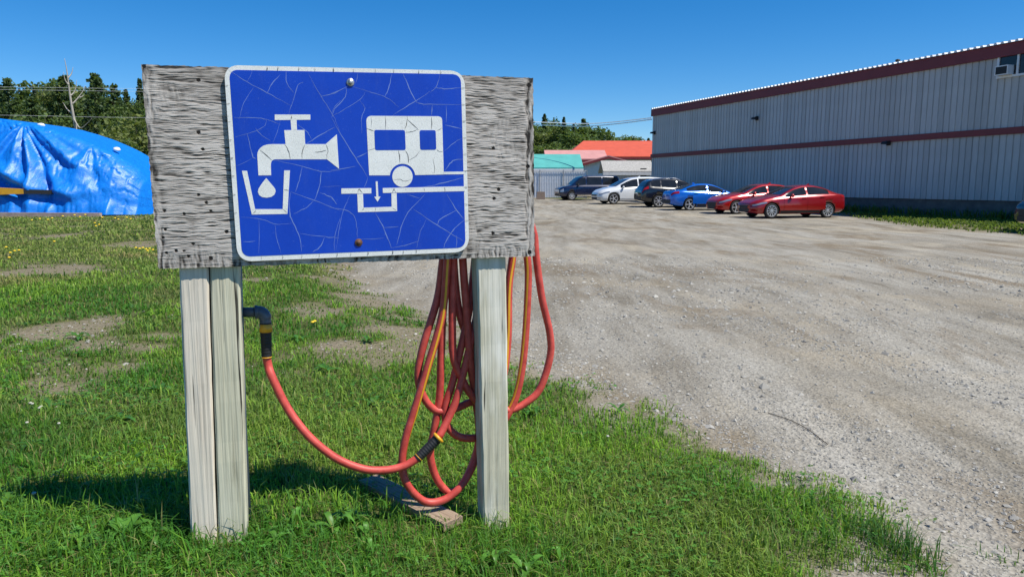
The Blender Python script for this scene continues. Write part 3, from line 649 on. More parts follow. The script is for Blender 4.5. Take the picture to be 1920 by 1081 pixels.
def coupler(p0, p1, r0, r1, yel0, yel1):
    ax = p1 - p0; L = np.linalg.norm(ax); prof = [(r0 * .7, 0)]
    nseg = 22
    for i in range(nseg + 1):
        t = i / nseg; r = r0 + (r1 - r0) * t + (.0008 if i % 2 else 0); prof.append((r, L * t))
    prof.append((r1 * .7, L)); mb = MB(); mb.lathe(prof, p0, ax, 20); c = mk('coupler', mb, M['black'], hose, True, False)
    ax = ax / L
    for (pos, ln, rad) in (yel0, yel1):
        mb = MB(); mb.lathe([(rad * .6, 0), (rad, .0015), (rad, ln - .0015), (rad * .6, ln)], p0 + ax * pos, ax, 20); mk('collar', mb, M['yellow'], c, True, True)
    return c
pA, pB = B(498, 604, PO), B(500, 668, PO); coupler(pA, pB, .0195, .0165, (.004, .030, .0215), (.118, .006, .0180))
pA, pB = B(823, 819, -.06), B(782, 859.5, -.05); coupler(pA, pB, .0180, .0160, (-.003, .013, .0235), (.098, .005, .0175))

# ------------------------------------------------------------------ plank on the grass
a = flat(690, 905, .11); b = flat(850, 985, .10); ax = (b - a)[:2] / np.linalg.norm((b - a)[:2]); nrm = np.array([-ax[1], ax[0]])
mb = MB(); V = []; NS = 14
for i in range(NS + 1):
    p = a[:2] + (b - a)[:2] * (i / NS); 
    for sgn, top_ in ((-1, 0), (1, 0), (1, 1), (-1, 1)):
        q = p + nrm * sgn * (.046 + rng.uniform(-.001, .001)); V.append((q[0], q[1], gpt(*p) + (.012 if top_ == 0 else .040) + rng.uniform(-.001, .001)))
mb.add(V, [(i * 4 + j, i * 4 + (j + 1) % 4, (i + 1) * 4 + (j + 1) % 4, (i + 1) * 4 + j) for i in range(NS) for j in range(4)] + [(3, 2, 1, 0), tuple(NS * 4 + j for j in range(4))])
t = NT('old_plank_wood'); v = t.coord('Object', (1, 1, 1), (0, 0, -math.atan2(ax[1], ax[0]))); mp = t.n('Mapping'); mp.inputs['Scale'].default_value = (.06, 1, 1); t.l(v, mp.inputs[0])
nz = t.noise(mp.outputs[0], 70, 5, .65, .3); t.color(t.ramp(nz, [(.3, (.06, .045, .03)), (.45, (.27, .195, .135)), (.75, (.43, .33, .24))])); t.set(Roughness=.9); t.bump(nz, .6, .006); M['plank'] = t.m
tag(mk('wooden_plank', mb, M['plank']), 'short weathered brown plank lying in the grass under the hose', 'plank')

# ------------------------------------------------------------------ big shed (warehouse)
WC = at(1222, 300, 57.0); WD = np.array([-.332, .943, 0]); WD /= np.linalg.norm(WD); WN = np.array([-WD[1], WD[0], 0])   # wall runs along WD, faces WN
ORG = np.array([WC[0], WC[1], 0]); ALONG = -WD                     # metres from the far corner towards the camera
def wp(s_, z, out=0.0): q = ORG + ALONG * s_ + WN * out; return np.array([q[0], q[1], z])
def wall_hit(u, v):
    d = ray(u, v); t = np.dot(ORG - np.array([0, 0, CZ]), WN) / np.dot(d, WN); p = np.array([0, 0, CZ]) + d * t
    return np.dot(p - ORG, ALONG), p[2]
s_r, z_top = wall_hit(1920, 77); _, z_f = wall_hit(1920, 101); _, z_m1 = wall_hit(1920, 237); _, z_m0 = wall_hit(1920, 250); _, z_b = wall_hit(1920, 377)
LW = 0.3 * round((s_r + 9) / .3)
wrz = math.atan2(ALONG[1], ALONG[0])
ware = thing('warehouse', 'large grey ribbed steel shed with dark red trim bands', 'warehouse', tuple(wp(LW / 2, -.25)), 0)
def panel_mesh(h):
    pr = [(0, 0), (.232, 0), (.243, -.034), (.289, -.034), (.300, 0)]; mb = MB()
    for i in range(len(pr) - 1):
        (x0, y0), (x1, y1) = pr[i], pr[i + 1]
        mb.add([(x0, -y0, 0), (x1, -y1, 0), (x1, -y1, h), (x0, -y0, h)], [(0, 1, 2, 3)])
    me = bpy.data.meshes.new('siding_panel'); me.from_pydata(mb.v, [], mb.f); me.materials.append(M['siding']); return me
# local frame of a panel: +x along the wall, -y outwards
flip = np.dot(np.array([math.sin(wrz), -math.cos(wrz), 0]), WN)
for z0, z1 in ((z_b, z_m0 + .02), (z_m1 - .02, z_f + .02)):
    me = panel_mesh(z1 - z0)
    for i in range(int(round(LW / .3))):
        o = link('siding_panel', me, None, ware); q = wp(i * .3, z0) - ROOT[ware][0]; o.location = q; o.rotation_euler = (0, 0, wrz)
        if flip < 0: o.scale = (1, -1, 1)
mb = MB(); DB = 26.0
c_ = [wp(0, 0, -.06), wp(LW, 0, -.06), wp(LW, 0, -DB), wp(0, 0, -DB)]
def ring_at(c, z): return [np.array([p[0], p[1], z]) for p in c]
mb.hexa(ring_at(c_, z_b) + ring_at(c_, z_top - .02)); mk('wall', mb, M['siding'], ware, True)
mb = MB(); c2_ = [wp(.05, 0, -.10), wp(LW - .05, 0, -.10), wp(LW - .05, 0, -DB + .1), wp(.05, 0, -DB + .1)]
mb.hexa(ring_at(c2_, -.6) + ring_at(c2_, z_b - .004)); mk('foundation', mb, M['concrete'], ware, True)
def band(name, z0, z1, o0, o1, mat):
    mb = MB(); c = [wp(-.06, 0, o0), wp(LW, 0, o0), wp(LW, 0, o1), wp(-.06, 0, o1)]; mb.hexa(ring_at(c, z0) + ring_at(c, z1)); return mk(name, mb, mat, ware, True)
band('eave_fascia', z_f, z_top, -.05, .13, M['redtrim']); band('mid_flashing', z_m0, z_m1, -.05, .09, M['redtrim'])
# corrugated roof sheet: ribs end over the eave
mb = MB(); n_r = int(LW / .30); pitch = .09
prof = []
for i in range(n_r):
    for dx, dz in ((0, .0), (.10, .0), (.135, .075), (.225, .075), (.26, .0)): prof.append((i * .3 + dx, dz))
k = len(prof); V = [wp(s_, z_top + .012 + dz, .22) for s_, dz in prof] + [wp(s_, z_top + .012 + dz + pitch * DB * .5, -DB * .5) for s_, dz in prof] + [wp(s_, z_top + .012 + dz, -DB - .2) for s_, dz in prof]
V += [wp(s_, z_top + .004, .22) for s_, dz in prof]
mb.add(V, [(i, i + 1, k + i + 1, k + i) for i in range(k - 1)] + [(k + i, k + i + 1, 2 * k + i + 1, 2 * k + i) for i in range(k - 1)] + [(i + 1, i, 3 * k + i, 3 * k + i + 1) for i in range(k - 1)])
mk('roof', mb, M['roofwhite'], ware, True)
# gable ends
for s0 in (0.0, LW):
    mb = MB(); mb.add([wp(s0, z_top - .03, -.06), wp(s0, z_top - .03, -DB), wp(s0, z_top + pitch * DB * .5 - .01, -DB * .5)], [(0, 1, 2)]); mk('gable', mb, M['siding'], ware, True)
sv, _ = wall_hit(1665, 113); mb = MB(); p = wp(sv, z_top + .03, -.6); mb.lathe([(.08, 0), (.08, .22), (.11, .23), (.11, .30), (.02, .33)], p, (0, 0, 1), 14); mk('roof_vent', mb, M['black'], ware, True, True)
# window high on the wall with an air conditioner in it
s0, zt = wall_hit(1874, 97); _, zb2 = wall_hit(1873, 148); s1 = s0 + 1.75
mb = MB(); fw = .085
for (a0, a1, b0, b1) in ((s0, s1, zt - fw, zt), (s0, s1, zb2, zb2 + fw), (s0, s0 + fw, zb2 + fw + .001, zt - fw - .001), (s1 - fw, s1, zb2 + fw + .001, zt - fw - .001), ((s0 + s1) / 2 - .04, (s0 + s1) / 2 + .04, zb2 + fw + .001, zt - fw - .001)):
    c = [wp(a0, 0, -.02), wp(a1, 0, -.02), wp(a1, 0, .075), wp(a0, 0, .075)]; mb.hexa(ring_at(c, b0) + ring_at(c, b1))
win = mk('window', mb, M['whitepaint'], ware, True)
for a0, a1 in ((s0 + fw, (s0 + s1) / 2 - .04), ((s0 + s1) / 2 + .04, s1 - fw)):
    mb = MB(); c = [wp(a0, 0, .012), wp(a1, 0, .012), wp(a1, 0, .022), wp(a0, 0, .022)]; mb.hexa(ring_at(c, zb2 + fw) + ring_at(c, zt - fw)); mk('pane', mb, M['glass'], win, True)
ac_c = wp(s0 + .42, zb2 + fw + .19, .18)
ac = thing('air_conditioner', 'small window air conditioner poking out of the high shed window', 'air conditioner', tuple(wp(s0 + .42, zb2 + fw, .18)))
mb = MB(); c = [wp(s0 + .15, 0, .0), wp(s0 + .70, 0, .0), wp(s0 + .70, 0, .36), wp(s0 + .15, 0, .36)]; mb.hexa(ring_at(c, zb2 + fw + .002) + ring_at(c, zb2 + fw + .37)); mk('case', mb, M['whitepaint'], ac, True)
mb = MB(); c = [wp(s0 + .19, 0, .355), wp(s0 + .66, 0, .355), wp(s0 + .66, 0, .366), wp(s0 + .19, 0, .366)]; mb.hexa(ring_at(c, zb2 + fw + .04) + ring_at(c, zb2 + fw + .33)); mk('grille', mb, M['black'], ac, True)
for (u, v, lab) in ((1228, 249, 'small dark wall lamp high beside the far corner of the grey shed'), (1420, 222, 'small dark wall lamp on the upper siding between the corner and the window'), (1667, 268, 'dark wall lamp just under the red band of the grey shed')):
    s_, z_ = wall_hit(u, v); l = thing('wall_lamp', lab, 'wall lamp', tuple(wp(s_, z_ - .12, .05)), 0, None)
    mb = MB(); c = [wp(s_ - .10, 0, -.03), wp(s_ + .10, 0, -.03), wp(s_ + .10, 0, .07), wp(s_ - .10, 0, .07)]; mb.hexa(ring_at(c, z_ - .12) + ring_at(c, z_ + .12)); mk('housing', mb, M['black'], l, True)
    mb = MB(); mb.hexa([wp(s_ - .17, z_ - .06, .071), wp(s_ + .17, z_ - .06, .071), wp(s_ + .17, z_ - .06, .34), wp(s_ - .17, z_ - .06, .34), wp(s_ - .15, z_ + .10, .071), wp(s_ + .15, z_ + .10, .071), wp(s_ + .15, z_ + .06, .30), wp(s_ - .15, z_ + .06, .30)]); mk('hood', mb, M['black'], l, True)

# ------------------------------------------------------------------ cars
def car(name, label, sp_, paint, wheel_px, Yw, front, rz, group='vehicles parked along the grey shed'):
    L, Wm, wb, fo, r, tw = sp_['L'], sp_['W'], sp_['wb'], sp_['fo'], sp_['r'], .21
    xn = wb / 2 + fo                                              # nose at local +x
    lx = (wb / 2 if front else -wb / 2); side = 1 if math.cos(rz) < 0 else -1; ly = side * (Wm - .02)
    q = at(wheel_px[0], wheel_px[1], Yw); ca, sa = math.cos(rz), math.sin(rz)
    ox, oy = q[0] - (lx * ca - ly * sa), q[1] - (lx * sa + ly * ca)
    root = thing(name, label, sp_.get('cat', 'car'), (ox, oy, gpt(ox, oy) - .004), rz, group)
    D = np.linspace(0, L, sp_.get('ns', 84)); I = lambda key, d: np.interp(d, *zip(*sp_[key]))
    def smooth_interp(key, d):
        return (I(key, d - .07) + 2 * I(key, d) + I(key, d + .07)) / 4
    def section(d):
        w = smooth_interp('plan', d) * Wm; zt = smooth_interp('top', d); zb = I('bot', d); zs = min(smooth_interp('belt', d), zt - .055)
        wr = min(smooth_interp('wr', d), w - .05); re = zt - .05 * sp_.get('crown', 1)
        zmid = zb + (zs - zb) * .55
        P = [(0, zb), (w - .14, zb), (w - .05, zb + .05), (w - .012, zb + .16), (w - .004, zb + (zs - zb) * .35), (w, zmid), (w - .012, zmid + (zs - zmid) * .55), (w - .035, zs - .035), (w - .075, zs),
             (w - .075 + (wr - w + .075) * .5 + .012, zs + (re - zs) * .5), (wr, re), (wr - .045, re + (zt - re) * .45), (wr - .13, re + (zt - re) * .78), (wr * .5, zt - .006), (0, zt)]
        return np.array(P)
    NSX = 15
    def surf(d, s, sd):          # s in 0..14 along the half section
        P = section(d); i = min(int(s), NSX - 2); q = P[i] + (P[i + 1] - P[i]) * (s - i); return np.array([xn - d, sd * q[0], q[1]])
    rows = []
    for d in D:
        P = section(d); ring = [(xn - d, y, z) for y, z in P] + [(xn - d, -y, z) for y, z in P[-2:0:-1]]; rows.append(ring)
    k = len(rows[0]); mb = MB(); mb.add([p for rg in rows for p in rg], [(i * k + j, i * k + (j + 1) % k, (i + 1) * k + (j + 1) % k, (i + 1) * k + j) for i in range(len(D) - 1) for j in range(k)]
                                    + [tuple(range(k))[::-1], tuple((len(D) - 1) * k + j for j in range(k))])
    body = mk('body', mb, paint, root, smooth=True); body.data.materials.append(M['black'])
    # wheel arches cut out of the body
    cut = MB()
    for x in (wb / 2, -wb / 2):
        for s_ in (1, -1): cut.lathe([(r + .055, 0), (r + .055, .5)], (x, s_ * (Wm - .27), r), (0, s_, 0), 28)
    cme = bpy.data.meshes.new('cut'); cme.from_pydata(cut.v, [], cut.f); cme.materials.append(M['black']); cob = bpy.data.objects.new('cut', cme); COL.objects.link(cob)
    cob.location = root.location; cob.rotation_euler = root.rotation_euler
    for msh in (body.data, cme):
        import bmesh; bm = bmesh.new(); bm.from_mesh(msh); bmesh.ops.recalc_face_normals(bm, faces=bm.faces); bm.to_mesh(msh); bm.free()
    md = body.modifiers.new('b', 'BOOLEAN'); md.operation = 'DIFFERENCE'; md.object = cob; md.solver = 'EXACT'
    try: md.material_mode = 'TRANSFER'
    except Exception: pass
    bpy.context.view_layer.update(); dg = bpy.context.evaluated_depsgraph_get(); nm = bpy.data.meshes.new_from_object(body.evaluated_get(dg)); body.modifiers.clear(); body.data = nm
    bpy.data.objects.remove(cob)
    def patch(name, d0, d1, s0, s1, mat, sides=(1, -1), off=.006, nd=10, ns=5, parent=None, both=False):
        out = []
        for sd in sides:
            mb = MB(); V = []
            f0 = s0 if callable(s0) else (lambda t: s0); f1 = s1 if callable(s1) else (lambda t: s1)
            for i in range(nd + 1):
                d = d0 + (d1 - d0) * i / nd; t = i / nd
                for j in range(ns + 1):
                    s_ = f0(t) + (f1(t) - f0(t)) * j / ns; p = surf(d, s_, sd)
                    e = .02; ta = surf(min(d + e, L), s_, sd) - surf(max(d - e, 0), s_, sd); tb = surf(d, min(s_ + .2, 14), sd) - surf(d, max(s_ - .2, 0), sd)
                    nn = np.cross(ta, tb); nn /= np.linalg.norm(nn) + 1e-9
                    cdir = np.array([xn - L / 2, 0, .7]); nn = nn if np.dot(nn, p - cdir) > 0 else -nn
                    V.append(p + nn * off)
            m = ns + 1; mb.add(V, [(i * m + j, i * m + j + 1, (i + 1) * m + j + 1, (i + 1) * m + j) for i in range(nd) for j in range(ns)])
            out.append(mk(name, mb, mat, parent or root, smooth=True))
        return out
    for (d0, d1) in sp_['side_glass']: patch('side_window', d0, d1, 8.25, 9.8, M['glass'], off=.007, nd=12)
    for nm_, (d0, d1) in (('windscreen', sp_['ws']), ('rear_window', sp_['rw'])):
        mb = MB(); V = []; nd = 10; ss = np.linspace(11.6, 14, 5)
        for i in range(nd + 1):
            d = d0 + (d1 - d0) * i / nd
            for s_, sd in [(s, 1) for s in ss] + [(s, -1) for s in ss[-2::-1]]:
                p = surf(d, s_, sd); sl = surf(d + .03, 13.9, 1) - surf(d - .03, 13.9, 1); nn = np.array([sl[2], 0, -sl[0]]); nn /= np.linalg.norm(nn); nn = nn if nn[2] > 0 else -nn; V.append(p + nn * .008)
        m = 9; mb.add(V, [(i * m + j, i * m + j + 1, (i + 1) * m + j + 1, (i + 1) * m + j) for i in range(nd) for j in range(m - 1)]); mk(nm_, mb, M['glass'], root, smooth=True)
    for (d0, d1) in sp_['doors']:
        for sd, dr in zip((1, -1), patch('door', d0, d1, 3.1, 7.7, paint, off=.010, nd=8, ns=7)):
            p = surf(d1 - .17, 6.7, sd); mb = MB(); mb.box(p + np.array([0, sd * .022, 0]), (.19, .03, .028)); mk('handle', mb, sp_.get('handle', paint), dr)
    patch('headlight', *sp_['hl'], M['lamp'], off=.010, nd=8, ns=4); patch('tail_light', *sp_['tl'], M['tail'], off=.010, nd=8, ns=4)
    patch('sill', fo + r + .08, L - (L - fo - wb) - r - .08, 1.9, 2.9, sp_.get('sillm', M['black']), off=.008, nd=6, ns=3)
    # front: grille and lower intake, plate pads at the tail
    def face(nm_, d_in, zc, hw, hh, mat, sgn=1):
        xx = (xn + d_in) if sgn > 0 else (xn - L - d_in); mb = MB(); pts = [(xx, -hw * .9, zc - hh), (xx, hw * .9, zc - hh), (xx, hw, zc + hh), (xx, -hw, zc + hh)]
        mb.prism(pts, (-.12 * sgn, 0, 0)); return mk(nm_, mb, mat, root)
    gz_ = sp_['grille']; face('grille', .012, gz_[0], gz_[1], gz_[2], sp_.get('grillem', M['black'])); face('lower_intake', .008, gz_[3], gz_[4], .07, M['black'])
    face('rear_bumper', .006, sp_['bot'][-1][1] + .14, Wm * .72, .11, sp_.get('sillm', M['black']), -1)
    # mirrors
    for sd in (1, -1):
        p = surf(sp_['ws'][0] + .42, 8.1, sd); mb = MB(); mb.lathe([(.02, -.06), (.065, -.05), (.082, 0), (.06, .06), (.02, .075)], p + np.array([0, sd * .13, .06]), (1, 0, .0), 10)
        mm = mk('mirror', mb, sp_.get('mirrorm', paint), root, smooth=True); mb = MB(); mb.box(p + np.array([0, sd * .03, .03]), (.06, .12, .03)); mk('mirror_arm', mb, M['black'], mm)
    mb = MB(); ra = surf(sp_['ws'][1] + .9, 14, 1); mb.hexa([ra + np.array(v) for v in ((-.10, -.02, -.01), (.08, -.02, -.01), (.08, .02, -.01), (-.10, .02, -.01), (-.11, -.008, .065), (-.07, -.008, .07), (-.07, .008, .07), (-.11, .008, .065))])
    if sp_.get('fin', True): mk('antenna_fin', mb, paint, root)
    if sp_.get('rails'):
        for sd in (1, -1):
            pth = [surf(d, 11, sd) + np.array([0, -sd * .02, .045]) for d in np.linspace(sp_['ws'][1] + .2, sp_['rw'][0] - .1, 9)]; pth[0][2] -= .05; pth[-1][2] -= .05
            mb = MB(); mb.tube(pth, .018, 6); mk('roof_rail', mb, M['chrome'], root)
    # wheels
    wheel0 = None
    for x in (wb / 2, -wb / 2):
        for sd in (1, -1):
            cy = sd * (Wm - tw / 2 - .015)
            wl = bpy.data.objects.new('wheel', None); COL.objects.link(wl); wl.parent = root; wl.location = (x, cy, r); wl.rotation_euler = (0, 0, 0 if sd > 0 else math.pi); ROOT[wl] = ROOT[root]
            if wheel0 is None:
                mb = MB(); rw = sp_.get('rim', .74) * r; h = tw / 2
                mb.lathe([(rw * .93, -h * .8), (r * .93, -h), (r, -h * .6), (r, h * .6), (r * .93, h), (rw, h * .86), (rw * .97, h * .35), (.02, h * .3)], (0, 0, 0), (0, 1, 0), 32); ty = mk('tyre', mb, M['tyre'], wl, smooth=True)
                mb = MB(); mb.lathe([(rw * .88, h * .35), (rw, h * .5), (rw * 1.01, h * .90), (rw * .93, h * .92), (rw * .88, h * .5)], (0, 0, 0), (0, 1, 0), 32, False)
                mb.lathe([(rw * .20, h * .32), (rw * .22, h * .78), (rw * .10, h * .86), (.01, h * .86)], (0, 0, 0), (0, 1, 0), 14); ns_ = sp_.get('spokes', 10)
                for i in range(ns_):
                    a = 2 * math.pi * i / ns_; u_ = np.array([math.cos(a), 0, math.sin(a)]); v_ = np.array([-math.sin(a), 0, math.cos(a)]); w0, w1 = rw * sp_.get('sw', .055) * .75, rw * sp_.get('sw', .055) * 1.25
                    y0, y1 = np.array([0, h * .45, 0]), np.array([0, h * .80, 0]); i0, i1 = u_ * rw * .18, u_ * rw * .92
                    mb.hexa([i0 - v_ * w0 + y0, i1 - v_ * w1 + y0, i1 + v_ * w1 + y0, i0 + v_ * w0 + y0, i0 - v_ * w0 + y1, i1 - v_ * w1 + y1, i1 + v_ * w1 + y1, i0 + v_ * w0 + y1])
                ri = mk('rim', mb, M['rim'], wl); wheel0 = (ty.data, ri.data)
            else: link('tyre', wheel0[0], None, wl); link('rim', wheel0[1], None, wl)
    return root
def ramp_plan(L, f0=.62, r0=.70): return [(0, f0), (.06, f0 + .12), (.2, .91), (.5, .965), (.9, .99), (1.5, 1), (L - 1.3, 1), (L - .6, .965), (L - .2, .92), (L - .05, r0 + .1), (L, r0)]
SEDAN = dict(L=4.53, W=.885, wb=2.70, fo=.86, r=.320, plan=ramp_plan(4.53), ns=90,
    top=[(0, .60), (.05, .68), (.3, .80), (.9, .93), (1.28, .985), (1.6, 1.13), (2.0, 1.31), (2.3, 1.40), (2.65, 1.435), (3.0, 1.425), (3.4, 1.345), (3.75, 1.215), (4.0, 1.115), (4.15, 1.075), (4.42, 1.04), (4.50, .98), (4.53, .80)],
    belt=[(0, .56), (.4, .72), (1.0, .84), (1.5, .885), (3.2, .975), (4.0, 1.03), (4.4, 1.0), (4.53, .9)], bot=[(0, .26), (.3, .19), (1.2, .18), (3.4, .19), (4.2, .24), (4.53, .32)],
    wr=[(0, .60), (.5, .74), (1.28, .76), (2.0, .62), (2.4, .575), (3.2, .565), (3.8, .64), (4.1, .72), (4.53, .66)],
    side_glass=[(1.52, 2.52), (2.60, 3.62)], ws=(1.34, 2.12), rw=(3.32, 3.98), doors=[(1.42, 2.53), (2.55, 3.42)], hl=(.06, .62, 6.0, lambda t: 7.6 - .9 * t), tl=(4.2, 4.51, 6.3, 7.8), grille=(.49, .36, .065, .345, .46), fin=True)
def variant(b, **k): d = dict(b); d.update(k); return d
def scaled(b, top=None, **k):
    d = dict(b); d.update(k)
    return d
HATCH = variant(SEDAN, L=4.34, wb=2.65, fo=.88, plan=ramp_plan(4.34), spokes=5, sw=.10,
    top=[(0, .58), (.05, .68), (.3, .82), (.9, .95), (1.3, 1.0), (1.65, 1.15), (2.05, 1.33), (2.35, 1.42), (2.8, 1.46), (3.3, 1.43), (3.7, 1.36), (4.0, 1.24), (4.2, 1.04), (4.31, .92), (4.34, .75)],
    belt=[(0, .56), (.4, .74), (1.0, .86), (1.5, .90), (3.2, .98), (4.1, 1.02), (4.34, .9)], bot=[(0, .24), (.3, .18), (1.2, .17), (3.4, .18), (4.1, .24), (4.34, .32)],
    wr=[(0, .60), (.5, .74), (1.3, .76), (2.05, .62), (2.4, .585), (3.6, .57), (4.1, .66), (4.34, .62)], side_glass=[(1.54, 2.55), (2.63, 3.68)], ws=(1.36, 2.16), rw=(3.78, 4.16), doors=[(1.45, 2.56), (2.58, 3.45)], tl=(4.02, 4.32, 6.2, 7.8), grille=(.43, .44, .13, .30, .3))
BLUE = variant(SEDAN, L=4.57, fo=.87, plan=ramp_plan(4.57), spokes=5, sw=.11, rim=.78, side_glass=[(1.52, 2.52), (2.60, 3.72)], tl=(4.16, 4.55, 6.3, 7.7), top=[(a + (.04 if a > 4 else 0), z + (.0 if a < 3 else -.005)) for a, z in SEDAN['top']])
SUV = variant(SEDAN, cat='suv', L=4.62, W=.925, wb=2.70, fo=.92, r=.36, plan=ramp_plan(4.62, .66, .78), rails=True, spokes=7, sw=.08, fin=False,
    top=[(0, .72), (.05, .84), (.25, .98), (.9, 1.08), (1.25, 1.13), (1.6, 1.32), (1.95, 1.52), (2.2, 1.62), (2.7, 1.68), (3.4, 1.67), (4.0, 1.60), (4.2, 1.50), (4.42, 1.22), (4.52, 1.10), (4.60, .95), (4.62, .80)],
    belt=[(0, .66), (.4, .86), (1.0, .98), (1.5, 1.03), (3.2, 1.10), (4.2, 1.18), (4.62, 1.05)], bot=[(0, .32), (.3, .24), (1.2, .23), (3.4, .24), (4.2, .30), (4.62, .40)],
    wr=[(0, .62), (.5, .76), (1.25, .78), (1.95, .66), (2.3, .625), (3.9, .60), (4.3, .70), (4.62, .70)], side_glass=[(1.50, 2.45), (2.53, 3.42), (3.50, 4.05)], ws=(1.30, 2.05), rw=(4.12, 4.42), doors=[(1.40, 2.46), (2.48, 3.40)], hl=(.08, .62, 6.0, 7.7), tl=(4.22, 4.60, 6.6, 8.6), grille=(.58, .46, .10, .40, .5), sillm=M['black'])
MINIVAN = variant(SEDAN, cat='minivan', L=5.17, W=1.01, wb=3.09, fo=1.0, r=.355, plan=ramp_plan(5.17, .62, .8), ns=96, spokes=5, sw=.10,
    top=[(0, .62), (.05, .76), (.3, .93), (.8, 1.06), (1.15, 1.12), (1.55, 1.33), (1.95, 1.54), (2.3, 1.67), (2.8, 1.745), (3.6, 1.76), (4.5, 1.70), (4.75, 1.62), (4.98, 1.30), (5.1, 1.08), (5.17, .85)],
    belt=[(0, .60), (.4, .80), (1.0, .94), (1.5, 1.0), (3.2, 1.07), (4.6, 1.12), (5.17, 1.0)], bot=[(0, .28), (.3, .20), (1.2, .19), (3.8, .20), (4.7, .27), (5.17, .36)],
    wr=[(0, .66), (.5, .82), (1.15, .86), (1.95, .74), (2.4, .69), (4.4, .66), (4.9, .76), (5.17, .76)], side_glass=[(1.48, 2.66), (2.74, 3.80), (3.88, 4.62)], ws=(1.20, 2.14), rw=(4.66, 4.98), doors=[(1.40, 2.68), (2.70, 3.82)], hl=(.08, .72, 6.1, lambda t: 7.4 - .6 * t), tl=(4.72, 5.14, 6.8, 8.2), grille=(.56, .50, .045, .36, .58), sillm=M['whitepaint'])
VAN = variant(SEDAN, cat='van', L=4.82, W=.985, wb=2.82, fo=.92, r=.345, plan=[(0, .84), (.05, .90), (.2, .95), (.5, .975), (.9, .99), (1.5, 1), (4.3, 1), (4.6, .98), (4.78, .94), (4.82, .86)], rim=.62, spokes=8, sw=.12,
    top=[(0, .86), (.04, .93), (.25, 1.04), (.7, 1.13), (.95, 1.19), (1.3, 1.48), (1.6, 1.74), (1.8, 1.84), (2.2, 1.89), (3.5, 1.90), (4.55, 1.87), (4.7, 1.80), (4.79, 1.30), (4.82, .9)],
    belt=[(0, .80), (.4, .98), (1.0, 1.08), (1.5, 1.10), (3.2, 1.11), (4.6, 1.11), (4.82, 1.0)], bot=[(0, .36), (.3, .30), (1.2, .28), (3.6, .28), (4.3, .32), (4.82, .38)],
    wr=[(0, .78), (.5, .86), (.95, .86), (1.6, .78), (2.0, .74), (4.5, .74), (4.82, .74)], side_glass=[(1.22, 2.02), (2.12, 3.28), (3.38, 4.48)], ws=(.98, 1.68), rw=(4.66, 4.78), doors=[(1.12, 2.05), (2.10, 3.30)], hl=(.03, .28, 5.2, 7.2), tl=(4.66, 4.80, 5.2, 7.0), grille=(.70, .60, .13, .44, .6), grillem=M['chrome'], sillm=M['chrome'], mirrorm=M['black'], fin=False)
PR = m_paint('red_car_paint', (.30, .006, .008)); PR2 = m_paint('bright_red_car_paint', (.42, .010, .007)); PB = m_paint('blue_car_paint', (.005, .13, .58)); PK = m_paint('black_car_paint', (.012, .012, .014), .1)
PW = m_paint('white_car_paint', (.66, .68, .70), 0.0); PN = m_paint('navy_van_paint', (.006, .012, .045), .1); PG = m_paint('charcoal_car_paint', (.03, .032, .036), .3)
car('sedan', 'dark red four door sedan parked beside the grass strip', SEDAN, PR, (1447, 409.5), 32.0, True, math.pi + R(12))
car('hatchback', 'bright red hatchback with black grille between blue and red sedans', HATCH, PR2, (1381, 402), 36.0, True, math.pi + R(13))
car('sedan', 'bright blue sedan parked tail outwards beside the black suv', BLUE, PB, (1293.5, 394), 39.6, False, R(9))
car('suv', 'black suv with roof rails parked tail outwards beside white minivan', SUV, PK, (1235, 389), 43.6, False, R(8))
car('minivan', 'white minivan parked between the navy van and black suv', MINIVAN, PW, (1151, 382), 48.2, True, math.pi + R(12))
car('van', 'navy blue passenger van parked in front of the white fence', VAN, PN, (1072.5, 375), 56.5, True, math.pi + R(12))
car('suv', 'charcoal vehicle nose parked before the grass bank right of the sedans', variant(SUV, rails=False), PG, (2028, 446), 20.5, True, math.pi + R(-2))

